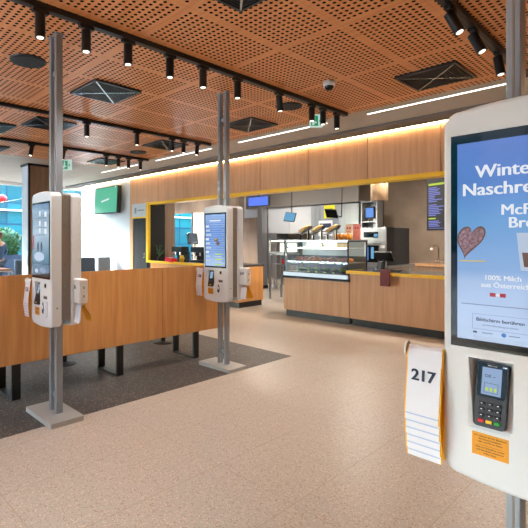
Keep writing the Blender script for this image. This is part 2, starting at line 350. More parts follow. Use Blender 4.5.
# ------------------------------------------------------------------ ceiling fittings
def diffuser():
    o=thing('ceiling_vent','','air vent')
    b=MB(); h=.3
    b.box(-h,h,-h,h,-.004,.0,'grille_black').obj('backing',o)
    b=MB()
    for a0,a1,c0,c1 in((-h,h,-h,-h+.022),(-h,h,h-.022,h),(-h,-h+.022,-h+.022,h-.022),(h-.022,h,-h+.022,h-.022)): b.box(a0,a1,c0,c1,-.024,-.004,'grille_metal')
    b.obj('frame',o)
    b=MB()
    for k in range(9):
        s=.03+.028*k
        for x0,x1,y0,y1 in((-s,s,-s-.004,-s+.004),(-s,s,s-.004,s+.004),(-s-.004,-s+.004,-s,s),(s-.004,s+.004,-s,s)): b.box(x0,x1,y0,y1,-.022,-.004,'grille_metal')
    b.obj('louvre',o)
    b=MB()
    for a in(PI/4,-PI/4): b.box(-.39,.39,-.008,.008,-.026,-.020,'grille_rib',0,Matrix.Rotation(a,4,'Z'))
    b.obj('diagonal_rib',o)
    return o
vents=[(-4.65,2.70,'square vent with pale diagonal ribs, between the two nearest tracks at left'),(-1.88,5.05,'square vent near the wood panels, right of the white dome camera'),(-4.53,5.08,'square vent right of the middle kiosk pole top'),
(-6.52,5.02,'small far square vent left of the middle kiosk pole'),(-6.51,2.82,'square vent partly behind the left kiosk pole top'),(-7.22,2.19,'square vent cut by the left frame edge, larger one'),(-8.9,2.68,'flat bluish vent at the left edge below the third track'),
(-8.77,5.1,'farthest bluish vent above the wall screen'),(-2.02,2.2,'dark vent cut by the top edge of the photo')]
v0=diffuser(); v0.location=(vents[0][0],vents[0][1],CZ); v0['label']=vents[0][2]; v0['group']='square ceiling vents'
for x,y,l in vents[1:]: copy_tree(v0,(x,y,CZ),l)
sp=thing('ceiling_speaker','round black ceiling speaker grille left of the nearest pole','speaker',(-4.36,1.68,CZ),group='round ceiling speakers')
MB().cyl((0,0,-.012),(0,0,0),.165,.17,'black_paint',40).obj('bezel',sp)
q=MB().cyl((0,0,-.016),(0,0,-.012),.15,None,'grille_black',40)
for k in range(3,14,2):
    for j in range(k*3): q.cyl((.011*k*math.cos(j*2*PI/(k*3)),.011*k*math.sin(j*2*PI/(k*3)),-.0175),(.011*k*math.cos(j*2*PI/(k*3)),.011*k*math.sin(j*2*PI/(k*3)),-.016),.004,None,'grille_metal',6)
q.obj('grille',sp)
copy_tree(sp,(-3.57,4.77,CZ),'round black ceiling speaker grille beside the exit sign'); copy_tree(sp,(-7.43,5.04,CZ),'small far round speaker grille above the far track end')
dc=thing('dome_camera','white dome security camera on the wooden ceiling','camera',(-2.73,4.37,CZ))
MB().cyl((0,0,-.05),(0,0,0),.062,.066,'white_plastic',32).obj('housing',dc,True)
MB().sph((0,0,-.05),.05,'black_gloss',(1,1,.9),3).obj('dome',dc,True)
# tracks
def track(x,y0,y1,label,w=.055):
    o=thing('light_track',label,'light track',(x,y0,CZ),group='black ceiling light tracks'); l=y1-y0
    MB().box(-w/2,w/2,0,l,-.045,0,'black_paint',.002).obj('rail',o)
    MB().box(-.008,.008,.01,l-.01,-.047,-.0445,'grille_metal').obj('conductor',o)
    MB().box(-w/2-.004,w/2+.004,l-.03,l+.005,-.048,0,'black_paint').obj('end_cap',o)
def spot_head(tilt,turn):
    o=thing('track_spotlight','','spotlight')
    MB().box(-.022,.022,-.06,.06,-.075,-.045,'black_paint',.003).obj('adapter',o)
    MB().cyl((0,0,-.10),(0,0,-.07),.012,None,'black_paint',12).obj('stem',o)
    R=Matrix.Translation((0,0,-.105))@Matrix.Rotation(turn,4,'Z')@Matrix.Rotation(tilt,4,'X')@Matrix.Translation((0,0,.105))
    b=MB().cyl((0,0,-.245),(0,0,-.085),.037,None,'black_paint',28).cyl((0,0,-.252),(0,0,-.245),.039,None,'black_paint',28); bmesh.ops.transform(b.bm,matrix=R,verts=b.bm.verts); b.obj('lamp_body',o)
    b=MB().cyl((0,0,-.2545),(0,0,-.252),.024,None,'lens_glow',24); bmesh.ops.transform(b.bm,matrix=R,verts=b.bm.verts); b.obj('lens',o)
    return o
HEADS={}
def place_heads(x,ys,name,group,tilts=None,power=30,lit=None,order=1):
    n=len(ys)
    for i,y in enumerate(ys):
        tl=tilts[i] if tilts else (0,0)
        if tl not in HEADS: o=HEADS[tl]=spot_head(*tl)
        else: o=copy_tree(HEADS[tl])
        o.location=(x,y,CZ); o['label']='black cylinder spotlight, %s on the %s'%(ORD[i],name); o['group']=group
        if lit is None or i in lit:
            ld=bpy.data.lights.new('spot_lamp','SPOT'); ld.energy=power; ld.color=(1,.94,.88); ld.spot_size=math.radians(95); ld.spot_blend=.9; ld.shadow_soft_size=.05
            lo=bpy.data.objects.new('spot_lamp',ld); C.objects.link(lo)
            D=Matrix.Rotation(tl[1],4,'Z')@Matrix.Rotation(tl[0],4,'X'); lo.matrix_world=Matrix.Translation((x,y,CZ-.105))@D@Matrix.Translation((0,0,-.17))
track(-3.245,-2.5,5.6,'long nearest ceiling track crossing from upper left to the panels',.06)
track(-5.9,-2.5,5.55,'second ceiling track, running behind the left pole')
track(-7.93,-2.5,5.63,'third and farthest ceiling track at left')
track(-1.22,-2.5,5.66,'ceiling track at upper right beside the near kiosk pole',.07)
PW=27
place_heads(-3.245,[1.34,1.71,2.10,2.55,2.96,3.45,4.15,4.80,5.05,5.38],'long nearest ceiling track','spotlights on the nearest track',[(0,0)]*6+[(.12,0),(0,0),(0,0),(0,0)],PW)
place_heads(-5.9,[3.12,3.98,4.68,4.93,5.25],'second ceiling track','spotlights on the second track',[(0,0)]*4+[(-.15,0)],PW)
place_heads(-7.93,[3.12,3.72,4.62,4.9,5.14,5.44],'third farthest ceiling track','spotlights on the third track',[(-.25,.6),(-.3,.4),(0,0),(0,0),(0,0),(0,0)],PW)
place_heads(-1.22,[3.56,4.06,4.72,5.35],'upper right ceiling track','spotlights on the right track',[(.42,-PI/2+.1),(.42,-PI/2+.1),(.15,-PI/2),(.15,-PI/2)],PW)
# unseen heads behind the viewer still light the near area
for x in(-1.22,-3.245,-5.9,2.0):
    for y in(-1.6,-.2,1.0):
        ld=bpy.data.lights.new('spot_lamp','SPOT'); ld.energy=PW*.2; ld.color=(1,.94,.88); ld.spot_size=math.radians(95); ld.spot_blend=.9; ld.shadow_soft_size=.05
        lo=bpy.data.objects.new('spot_lamp',ld); C.objects.link(lo); lo.location=(x,y,3.0)
# linear lights
for i,(a,c) in enumerate(((-10.3,-8.65),(-7.95,-6.19),(-5.49,-3.69),(-3.07,-1.36))):
    o=thing('linear_light','slim white linear ceiling light in the beige soffit, %s of the four'%ORD[i],'ceiling light',(a,5.86,CZ),group='linear soffit lights')
    MB().box(0,c-a,-.02,.02,-.008,0,'white_plastic').obj('housing',o)
    MB().box(.01,c-a-.01,-.013,.013,-.012,-.008,'led_white').obj('diffuser',o)
# exit signs
def exit_sign(loc,rz,label,s=1):
    o=thing('exit_sign',label,'exit sign',loc,rz)
    MB().box(-.085*s,.085*s,-.02,.02,-.17*s,0,'exit_white',.004).obj('sign_body',o)
    b=MB().box(-.075*s,.02*s,-.023,-.0205,-.155*s,-.02*s,'exit_green')
    b.sph((-.03*s,-.024,-.045*s),.012*s,'exit_white',(1,.1,1),2).box(-.045*s,-.02*s,-.0255,-.0235,-.10*s,-.06*s,'exit_white').box(-.06*s,-.03*s,-.0255,-.0235,-.145*s,-.10*s,'exit_white').box(-.028*s,.0,-.0255,-.0235,-.12*s,-.10*s,'exit_white')
    b.prism([(.03*s,-.09*s),(.055*s,-.06*s),(.055*s,-.12*s)],'y',-.023,-.0205,'exit_green')
    b.obj('pictogram',o)
    MB().cyl((-.05*s,0,0),(-.05*s,0,CZ-loc[2]),.004,None,'steel',8).cyl((.05*s,0,0),(.05*s,0,CZ-loc[2]),.004,None,'steel',8).obj('suspension_rod',o)
    return o
exit_sign((-3.42,5.16,3.17),math.radians(48),'green and white exit sign hanging at the end of the nearest track')
exit_sign((-8.6,4.1,3.13),math.radians(48),'small far exit sign beside the left kiosk pole',1.25)
# ------------------------------------------------------------------ wall screen
tv=thing('wall_screen','large wall screen showing green on the white panel wall','screen',(-12.0,7.2,2.3))
b=MB(); M=Matrix.Translation((0,-.20,.4))@Matrix.Rotation(math.radians(-3),4,'X')
b.box(-.66,.66,-.03,.10,-.4,.4,'black_paint',.006,M); b.obj('housing',tv)
b=MB().box(-.635,.635,-.035,-.0305,-.375,.375,'scr_green',0,M); b.prism([(-.25,-.06),(.20,.0),(.20,.05),(-.25,-.01)],'y',-.037,-.035,'scr_white',M); b.obj('display',tv)
MB().box(-.2,.2,-.12,0,.2,.5,'black_paint').obj('wall_bracket',tv)
MB().box(.56,.60,-.245,-.236,.74,.78,'white_plastic').obj('sticker',tv)
# ------------------------------------------------------------------ counters
def counter(name,label,x0,x1,y0,y1,top,joints,edge=True,open_left=False,cab_mat='oak_pale'):
    o=thing(name,label,'counter',((x0+x1)/2,y0,0)); cx=(x0+x1)/2
    xs=[x0]+[j for j in joints if x0<j<x1]+[x1]
    for a,c in zip(xs,xs[1:]): MB().box(a-cx+.003,c-cx-.003,0,.025,.125,top-.045,cab_mat,.002).obj('front_panel',o)
    MB().box(x0-cx,x0-cx+.025,.02,y1-y0,.125,top-.045,cab_mat).obj('end_panel',o)
    MB().box(x1-cx-.025,x1-cx,.02,y1-y0,.125,top-.045,'oak_orange' if cab_mat=='oak_orange' else cab_mat).obj('end_panel',o)
    MB().box(x0-cx+.03,x1-cx-.03,.05,y1-y0-.02,0,.125,'toe_black').obj('toe_kick',o)
    return o,cx
# main counter: right part full height, left part carries the display case
o,cx=counter('service_counter','long pale oak service counter with dark base and yellow edged top',-4.12,XE-.02,7.25,8.05,.97,[-3.52,-2.35,-1.2,0,1.2,2.4])
MB().box(-4.12-cx,XE-.02-cx,-.09,.80,.925,.965,'stone_dark',.003).obj('worktop',o)
MB().box(-4.12-cx,XE-.02-cx,-.105,-.088,.915,.967,'yellow').box(-4.135-cx,-4.118-cx,-.105,.5,.915,.967,'yellow').obj('edge_trim',o,label='yellow edge trim')
o,cx=counter('case_counter','low pale oak counter section under the food display case',-5.56,-4.125,7.25,8.05,.80,[-4.575])
MB().box(-5.6-cx,-4.12-cx,-.03,.80,.755,.775,'toe_black').obj('worktop',o)
o,cx=counter('pickup_counter','orange oak counter end standing by the passage, behind the middle kiosk',-10.05,-6.76,7.22,8.05,.94,[-9.1,-8.0],cab_mat='oak_orange')
MB().box(-10.05-cx,-6.75-cx,-.02,.85,.90,.94,'stone_dark',.003).obj('worktop',o)
MB().box(-10.07-cx,-6.95-cx,-.06,-.022,.885,.945,'yellow').obj('edge_trim',o,label='yellow edge trim')
# ------------------------------------------------------------------ display case
dcx,dcy=-4.83,7.22
case=thing('food_display_case','glass food display case filled with pastries, on the counter','display case',(dcx,dcy,.775))
W=.70
MB().box(-W,W+.02,-.03,.70,0,.03,'toe_black').box(-W,W+.02,-.03,.0,0,.035,'toe_black').obj('base',case)
MB().box(-W,W,-.02,.68,.03,.10,'steel').obj('deck',case)
MB().box(-W+.02,W-.02,-.035,-.02,.03,.095,'case_strip').obj('light_strip',case)
b=MB()
for x in(-W,W-.02): b.box(x,x+.02,0,.02,.10,.71,'black_paint').box(x,x+.02,.66,.68,.10,.71,'black_paint').box(x,x+.02,0,.68,.69,.71,'black_paint')
b.box(-W,W,0,.02,.10,.115,'black_paint'); b.obj('frame',case)
MB().box(-W,W,-.01,.69,.71,.73,'steel').obj('roof',case)
MB().box(-W+.03,W-.03,.05,.12,.69,.708,'case_led').box(-W+.03,W-.03,.62,.65,.69,.708,'case_led').obj('lamp',case)
MB().box(-W+.02,W-.02,.002,.008,.115,.70,'glass_clear').obj('front_glass',case)
for x in(-W+.006,W-.012): MB().box(x,x+.006,.02,.66,.115,.69,'glass_clear').obj('side_glass',case)
for z in(.30,.57): MB().box(-W+.02,W-.02,.06,.64,z,z+.012,'steel' if z<.4 else 'white_plastic').box(-W+.02,W-.02,.05,.06,z-.012,z+.02,'chrome').obj('shelf',case)
MB().box(-W+.02,W-.02,.655,.67,.115,.69,'fascia_grey').obj('rear_door',case)
MB().box(-W+.02,W-.02,.60,.655,.42,.69,'white_plastic').obj('rear_hood',case)
# pastries
def lumpy(w,d,h,m,topping=None,seed=0):
    random.seed(seed); b=MB(); b.sph((0,0,h*.5),.5,m,(w,d,h),3)
    for v in b.bm.verts:
        k=1+.07*math.sin(v.co.x*90+seed)*math.cos(v.co.y*70); v.co.x*=k; v.co.y*=k
        if v.co.z<h*.15: v.co.z=h*.12
    if topping: b.sph((0,0,h*.86),.5,topping,(w*.6,d*.6,h*.35),2)
    return b
def croissant():
    b=MB(); n=15
    for i in range(n):
        t=i/(n-1); a=(t-.5)*2.6; r=.012+.030*math.sin(PI*t)**.8
        b.sph((.06*math.sin(a),.045*(math.cos(a)-1)+.02,r*.8),r,'pastry',(.62,1.15,.85),2)
    return b
protos={}
def protos_get(k,loc):
    if k not in protos:
        o={'croissant':lambda:croissant().obj('croissant',None,True),
         'bun':lambda:lumpy(.11,.10,.06,'pastry',None,1).obj('bun',None,True),
         'sandwich':lambda:lumpy(.15,.08,.035,'bread',None,2).obj('sandwich',None,True),
         'donut':lambda:lumpy(.09,.09,.045,'sauce_purple','tomato',3).obj('glazed_bun',None,True),
         'cake':lambda:MB().prism([(-.06,-.05),(.06,-.05),(0,.08)],'z',0,.05,'bread').prism([(-.062,-.051),(.062,-.051),(0,.083)],'z',.05,.06,'jar_orange').obj('cake_slice'),
         'salad':lambda:lumpy(.12,.10,.05,'lettuce','tomato',4).obj('salad_roll',None,True)}[k]()
        protos[k]=o; o.location=loc; return o
    c=protos[k].copy(); C.objects.link(c); c.location=loc; return c
def row(kind,cat,name,z,y,xs,shelfname,group):
    for i,x in enumerate(xs):
        o=protos_get(kind,(dcx+x,dcy+y,.775+z)); o.rotation_euler=(0,0,random.uniform(-.3,.3)); o.scale=(1.25,1.25,1.4); tag(o,'%s, %s in its row, %s of the display case'%(name,ORD[i],shelfname),cat,group)
row('sandwich','sandwich','yellow topped sandwich',.582,.30,[-.22,-.07],'top shelf','sandwiches in the case')
row('donut','bun','purple glazed bun',.582,.30,[.08,.20],'top shelf','glazed buns in the case')
row('cake','cake','slice of yellow cake',.582,.30,[.36,.5],'top shelf','cake slices in the case')
row('croissant','croissant','golden brown croissant',.312,.24,[-.5,-.36,-.22,-.08],'middle shelf','croissants in the case')
row('bun','bun','round orange baked bun',.312,.24,[.08,.21,.34,.47,.59],'middle shelf','baked buns in the case')
row('salad','filled roll','roll with salad and tomato',.135,.22,[-.42,-.25,-.08,.1,.28,.45],'bottom','filled rolls in the case')
tr=MB().box(-.28,.28,-.10,.10,0,.012,'tray_black').box(-.28,.28,-.10,-.09,.012,.06,'tray_black').box(-.28,.28,.09,.10,.012,.06,'tray_black').obj('basket')
tr.location=(dcx-.12,dcy+.16,.775+.10); tag(tr,'black basket on the floor of the display case, left','basket','black baskets in the case')
t2=tr.copy(); C.objects.link(t2); t2.location=(dcx+.40,dcy+.16,.775+.10); t2.scale=(.8,1,1); tag(t2,'black basket on the floor of the display case, right','basket','black baskets in the case')
tg=None; k=0
for z,y,xs,nm in((.285,.045,[-.5,-.3,-.12,.05,.22,.4,.55],'middle shelf edge'),(.115,.04,[-.52,-.35,-.15,.02,.2,.38],'bottom edge')):
    for i,x in enumerate(xs):
        if tg is None: tg=MB().box(-.02,.02,-.004,0,0,.025,'green_tag').obj('price_tag'); c=tg
        else: c=tg.copy(); C.objects.link(c)
        c.location=(dcx+x,dcy+y,.775+z); tag(c,'small green price tag, %s on the case %s'%(ORD[i],nm),'price tag','green price tags in the case')
# sandwiches on black boats on top of the case
CT=.775+.73
def boat():
    o=thing('sandwich_tray','','sandwich')
    M=Matrix.Rotation(math.radians(-26),4,'Y')
    b=MB(); pts=[(-.18,0),(-.12,-.035),(.12,-.035),(.18,0),(.18,.012),(.11,-.02),(-.11,-.02),(-.18,.012)]
    b.prism([(x,z) for x,z in pts],'y',-.05,.05,'tray_black',Matrix.Translation((0,0,.18))@M); b.obj('tray',o)
    MB().box(-.10,-.09,-.03,.03,0,.11,'glass_lens').obj('stand',o); MB().box(.09,.10,-.03,.03,0,.20,'glass_lens').obj('stand',o)
    b=MB().sph((0,0,.215),.5,'bread',(.30,.10,.085),3,M); b.obj('bread',o,True)
    b=MB()
    for i in range(6):
        p=M@Vector((-.09+.036*i,-.04,.04)); b.sph((p.x,p.y,p.z+.185),.02,('tomato','lettuce','jar_orange')[i%3],(1,.8,.6),1)
    b.obj('filling',o)
    return o
s0=boat(); s0.location=(-5.28,7.55,CT); s0['label']='long pale baguette on a tilted black tray, leftmost on the display case'; s0['group']='sandwich trays on the display case'
copy_tree(s0,(-4.98,7.55,CT),'filled baguette on a tilted black tray, middle of three on the case'); copy_tree(s0,(-4.66,7.55,CT),'filled baguette on a tilted black tray, rightmost on the case')
for i in range(4):
    o=thing('juice_jar','jar of orange drink, %s of the row on the case'%ORD[i],'jar',(-4.60+.095*i,7.6,CT),group='orange jars on the case')
    MB().cyl((0,0,0),(0,0,.10),.040,.042,'jar_orange',20).obj('glass',o,True); MB().cyl((0,0,.10),(0,0,.125),.034,None,'jar_lid',20).obj('lid',o)
for x,m_,l in((-4.42,'poster_cream','cream card with printed drinks behind the jars'),(-4.26,'poster_pink','pink card with round symbols behind the jars')):
    o=thing('menu_card',l,'card',(x,7.75,CT))
    MB().box(-.075,.075,0,.008,.0,.29,m_).obj('card_face',o)
    b=MB()
    for j in range(2): b.cyl((-.03+.05*j,-.002,.22),(-.03+.05*j,0,.22),.02,None,'tomato',14); b.box(-.05,.04,-.002,0,.15-.03*j,.165-.03*j,'jar_orange')
    b.obj('print',o)
# ------------------------------------------------------------------ on the counter right
t=thing('cash_register','black cash register terminal on the service counter','cash register',(-3.62,7.45,.965))
MB().box(-.13,.13,-.1,.14,0,.03,'black_paint',.006).obj('base',t)
MB().cyl((0,.02,.02),(0,.06,.20),.025,.02,'grille_metal',14).obj('stand',t)
M=Matrix.Translation((0,.05,.25))@Matrix.Rotation(math.radians(40),4,'X')
MB().box(-.15,.15,-.012,.03,-.10,.10,'black_paint',.006,M).obj('touchscreen',t)
MB().box(-.06,.02,-.13,-.09,.03,.17,'term_grey',.004,Matrix.Rotation(.2,4,'Y')).obj('card_reader',t)
MB().box(.16,.3,-.06,.08,0,.035,'black_paint',.008).obj('keypad',t)
MB().box(-.1,-.04,-.07,0,.03,.05,'white_plastic').obj('receipt',t)
r=thing('card_holder','dark red card holder hanging on the yellow counter edge','holder',(-3.42,7.135,.75))
MB().box(-.08,.08,-.03,.005,0,.27,'red_card',.006).obj('holder_body',r)
MB().box(-.07,.07,-.034,-.03,.12,.24,'red_card').obj('front_label',r)
r=thing('napkin_box','small red box on the ledge below the yellow opening','box',(-9.15,7.3,.94))
MB().box(-.16,.16,-.16,.0,0,.1,'red_gloss',.008,Matrix.Rotation(.1,4,'Y')).obj('box_body',r)
MB().box(-.06,.06,-.1,-.04,.1,.115,'paper_white').obj('napkin',r)
# ------------------------------------------------------------------ kitchen
k=thing('hood_fascia','grey extraction hood fascia along the back wall of the kitchen','hood',(-7.9,10.9,2.5))
MB().box(-1.98,1.95,0,.05,0,.74,'fascia_grey').obj('front_panel',k)
MB().box(-1.98,1.95,.05,1.0,.0,.04,'steel').obj('underside',k)
b=MB()
for x in(-.9,.2,1.1): b.box(x,x+.008,-.003,0,0,.74,'bracket_grey')
b.obj('seam',k)
k=thing('white_wall_cabinet','white wall cabinet with two doors below the grey hood','cabinet',(-8.23,11.0,1.7))
MB().box(-.8,.8,.02,.4,0,.79,'panel_white').obj('body',k)
for x in(-.8,.003): MB().box(x,x+.795,0,.02,.0,.79,'panel_white',.004).obj('door',k)
k=thing('kitchen_column','grey column between the passage door and the kitchen','column',(-9.12,10.7,0))
MB().box(-.09,.09,0,.25,0,3.24,'steel').obj('column_body',k)
MB().box(-.11,.11,-.02,.27,0,.1,'toe_black').obj('plinth',k)
# passage door seen right of the middle kiosk
struct(MB().box(-10.9,-10.0,11.93,11.99,0,2.28,'oak_grey').box(-10.9,-10.0,11.94,11.99,2.28,3.24,'panel_white').obj('door_2'))
k=thing('steel_rack','tall steel cabinet on legs beside the passage','cabinet',(-8.95,11.0,0))
MB().box(-.3,.25,0,.6,.3,1.72,'steel',.005).obj('body',k)
for x in(-.25,.2):
    for y in(.05,.5): MB().cyl((x,y,0),(x,y,.3),.025,None,'steel',10).obj('leg',k)
k=thing('steel_refrigerator','tall steel refrigerator wall behind the display case','refrigerator',(-6.7,10.95,0))
MB().box(-.72,.73,.02,.8,.0,2.48,'steel').obj('body',k)
for x0,x1 in((-.72,-.45),(-.445,.73)): MB().box(x0,x1,0,.02,.1,2.46,'steel',.004).obj('door',k)
MB().cyl((-.36,-.04,.9),(-.36,-.04,1.6),.012,None,'chrome',10).obj('handle',k)
n=tag(MB().box(-.17,.17,-.004,0,0,.36,'note_yellow').box(-.1,.1,-.006,-.004,.1,.16,'ink').box(-.1,.1,-.006,-.004,.22,.26,'ink').obj('yellow_note'),'yellow note stuck on the steel refrigerator','note'); n.location=(-6.83,10.948,2.1)
n=thing('notice_board','white notice with dark lettering on the steel refrigerator','notice',(-6.95,10.94,1.62))
MB().box(-.22,.22,-.006,0,0,.42,'paper_white').obj('sheet',n)
MB().box(-.18,.18,-.008,-.006,.22,.34,'ink').box(-.16,.1,-.008,-.006,.10,.13,'ink').obj('print',n)
k=thing('steel_tower','steel shelf tower with small screens right of the refrigerator','shelving',(-5.66,10.9,0))
MB().box(-.22,.22,.3,.35,0,2.5,'steel').box(-.22,-.19,0,.35,0,2.5,'steel').box(.19,.22,0,.35,0,2.5,'steel').obj('frame',k)
for z in(.8,1.4,1.95,2.47): MB().box(-.19,.19,0,.3,z,z+.03,'steel').obj('shelf',k)
MB().box(-.12,.12,.04,.08,2.05,2.35,'black_paint').box(-.1,.1,.035,.04,2.08,2.32,'scr_oven').obj('monitor',k)
MB().box(-.1,.1,.05,.2,1.43,1.7,'white_plastic',.01).obj('printer',k)
wt=thing('prep_table','steel prep table under the oven','table',(-5.0,8.95,0))
MB().box(-.9,.8,0,1.2,.93,.97,'steel').obj('tabletop',wt); MB().box(-.85,.75,.05,1.15,.3,.33,'steel').obj('shelf',wt)
for x in(-.85,.72):
    for y in(.05,1.1): MB().box(x,x+.04,y,y+.04,0,.93,'steel').obj('leg',wt)
ov=thing('combi_oven','steel fronted oven with dark side behind the display case','oven',(-4.59,9.0,.97))
MB().box(-.29,.29,.03,1.1,0,.79,'dark_door',.004).obj('body',ov)
MB().box(-.29,.29,0,.03,.50,.79,'steel',.004).box(-.2,.12,-.004,0,.58,.70,'black_gloss').box(.03,.11,-.007,-.004,.60,.66,'scr_tablet').obj('control_panel',ov)
b=MB().box(-.29,-.25,0,.03,0,.5,'steel').box(.13,.29,0,.03,0,.5,'steel').box(-.25,.13,0,.03,.42,.5,'steel').box(-.25,.13,0,.03,0,.06,'steel'); b.obj('door',ov)
MB().box(-.25,.13,.01,.02,.06,.42,'black_gloss').box(-.19,-.10,.004,.01,.10,.38,'scr_oven').box(-.04,.02,.004,.01,.14,.38,'scr_tablet').obj('door_window',ov)
MB().cyl((-.2,-.04,.45),(.2,-.04,.45),.013,None,'chrome',12).obj('handle',ov)
MB().box(.16,.26,-.004,0,.36,.42,'white_plastic').obj('sticker',ov)
bc=thing('back_counter','brown back counter along the rear wall at right','counter',(-2.4,11.3,0))
MB().box(-2.4,6.3,0,.69,.12,.87,'oak_grey').obj('cabinet',bc); MB().box(-2.45,6.3,-.03,.69,.87,.91,'oak_pale').obj('worktop',bc); MB().box(-2.4,6.3,.05,.69,0,.12,'toe_black').obj('toe_kick',bc)
f=thing('faucet','chrome pull-out faucet on the back counter, left of the near kiosk','faucet',(-4.25,11.65,.91))
MB().tube([(0,0,0),(0,0,.40),(-.02,-.03,.44),(-.06,-.08,.46),(-.10,-.12,.44),(-.12,-.14,.38)],.016,'chrome').obj('spout',f)
MB().sph((-.12,-.14,.37),.035,'white_plastic',sub=2).obj('spray_head',f,True)
MB().cyl((-.08,0,.09),(.08,0,.09),.022,None,'chrome',12).sph((-.1,0,.09),.045,'chrome',(1,.7,.7)).sph((.1,0,.09),.045,'chrome',(1,.7,.7)).obj('handle',f,True)
# menu board, hung slightly turned
mb=thing('menu_board','dark digital menu board with lime and violet text lines','menu board',(-3.37,9.3,1.69),math.radians(-22))
MB().box(-.62+.3,.42,0,.05,0,1.10,'black_paint',.004).obj('housing',mb)
b=MB().box(-.30,.40,-.004,0,.02,1.08,'scr_dark').box(-.27,.40,-.006,-.004,.885,.925,'scr_lime').box(-.27,-.10,-.006,-.004,.22,.245,'scr_lime')
b.prism([(.12,.97),(.2,.97),(.24,1.04),(.16,1.04)],'y',-.007,-.004,'scr_lime').prism([(.24,.97),(.32,.97),(.36,1.04),(.28,1.04)],'y',-.007,-.004,'scr_lime')
random.seed(3)
for i in range(17):
    z=.84-.034*i
    if i in(9,): continue
    b.box(-.27,-.27+random.uniform(.14,.36),-.006,-.004,z-.009,z+.009,'scr_violet')
for i in range(4): b.box(-.27,-.27+random.uniform(.14,.30),-.006,-.004,.18-.032*i-.009,.18-.032*i+.009,'scr_violet')
b.box(-.27,.38,-.006,-.004,.035,.045,'scr_violet'); b.obj('display',mb)
MB().cyl((0,.02,1.1),(0,.02,1.52),.012,None,'black_paint',8).obj('hanger',mb)
cs=thing('order_screen','blue order screen hanging under the yellow edge above the passage','screen',(-6.52,7.6,2.24))
MB().box(-.31,.31,0,.05,0,.22,'black_paint',.004).obj('housing',cs); MB().box(-.29,.27,-.004,0,.02,.21,'scr_counter').obj('display',cs); MB().cyl((0,.02,.22),(0,.02,1.0),.015,None,'black_paint',8).obj('hanger',cs)
def tablet(loc,rz,tilt,m,label,pole):
    o=thing('hanging_tablet',label,'tablet',loc,rz); M=Matrix.Rotation(tilt,4,'X')@Matrix.Rotation(.12,4,'Y')
    MB().box(-.16,.16,0,.02,-.11,.11,'black_paint',.008,M).obj('housing',o); MB().box(-.145,.145,-.004,0,-.095,.095,m,0,M).obj('display',o)
    MB().tube(pole,.012,'grille_metal').obj('arm',o)
tablet((-6.42,8.6,2.04),0,math.radians(-15),'scr_tablet','pale blue tilted tablet in front of the white wall cabinet',[(0,.03,0),(0,.08,.1),(0,.08,1.19)])
tablet((-5.45,8.8,2.08),math.radians(-10),math.radians(30),'glass_lens','dark tilted tablet above the display case, near the yellow note',[(0,.03,0),(.2,.1,-.08),(.24,.1,1.16)])
h=thing('cylinder_lamp','short bronze cylinder lamp under the yellow edge above the oven','lamp',(-4.05,8.2,2.24))
MB().cyl((0,0,0),(0,0,.50),.155,None,'bronze',40).obj('shade',h,True); MB().cyl((0,0,-.003),(0,0,.0),.11,None,'glass_lens',30).obj('diffuser',h); MB().cyl((0,0,.50),(0,0,1.0),.012,None,'black_paint',8).obj('cord',h)
hl=thing('heat_lamp_station','glowing heat lamp warming station left of the display case','warmer',(-7.1,9.0,1.16))
MB().box(-.28,.28,0,.5,0,.04,'steel').box(-.28,-.25,0,.04,.04,.32,'steel').box(.25,.28,0,.04,.04,.32,'steel').box(-.28,.28,0,.5,.32,.35,'steel').box(-.28,.28,.46,.5,.04,.32,'steel').obj('frame',hl)
MB().box(-.24,.24,.05,.30,.30,.318,'heat_glow').box(-.25,.25,.44,.455,.045,.24,'heat_glow').obj('lamp',hl)
tb=thing('warmer_table','small steel table under the heat lamp station','table',(-7.1,9.0,0))
MB().box(-.3,.3,0,.55,1.12,1.16,'steel').obj('tabletop',tb)
for x in(-.28,.24):
    for y in(.02,.48): MB().box(x,x+.04,y,y+.04,0,1.12,'steel').obj('leg',tb)
MB().box(-.26,.26,.03,.5,.87,.90,'steel').obj('shelf',tb)
rb=thing('sauce_bin','red lidded bin on the steel rack beside the display case','bin',(-6.97,9.14,.902))
MB().cyl((0,0,0),(0,0,.10),.08,.09,'red_gloss',20).obj('bin_body',rb,True); MB().cyl((0,0,.10),(0,0,.125),.095,.05,'red_card',20).obj('lid',rb,True)
# back room equipment on the pickup counter
def espresso(loc,label):
    o=thing('coffee_machine',label,'coffee machine',loc,group='machines behind the left opening')
    MB().box(-.26,.26,0,.35,.30,.48,'black_paint',.02).obj('body',o); MB().box(-.26,.26,0,.4,0,.06,'black_paint',.01).obj('drip_tray',o); MB().box(-.26,.26,.25,.38,.06,.30,'black_paint').obj('back',o)
    for x in(-.12,.12): MB().cyl((x,.08,.20),(x,.08,.30),.035,None,'chrome',14).tube([(x,.04,.22),(x,-.08,.20)],.012,'black_paint').obj('group_head',o)
    return o
e=espresso((-9.4,7.6,.94),'black coffee machine behind the yellow framed opening, left one'); e.scale=(.8,.8,.8); copy_tree(e,(-8.55,7.55,.94),'black coffee machine behind the yellow framed opening, beside the middle kiosk')
mo=thing('register_monitor','dark monitor above the counter behind the left opening','monitor',(-9.0,7.92,.94))
MB().box(-.12,.12,-.08,.08,0,.02,'black_paint').obj('base',mo); MB().cyl((0,0,.02),(0,0,.5),.02,None,'black_paint',10).obj('stand',mo); MB().box(-.2,.2,-.02,.02,.45,.75,'black_gloss',.005,Matrix.Rotation(.15,4,'X')).obj('display',mo)
yj=thing('yellow_jug','small yellow jug between the coffee machines','jug',(-8.99,7.45,.94)); MB().cyl((0,0,0),(0,0,.16),.06,.05,'yellow',18).obj('jug_body',yj,True); MB().tube([(.05,0,.13),(.1,0,.11),(.1,0,.05),(.055,0,.03)],.008,'yellow').obj('handle',yj)
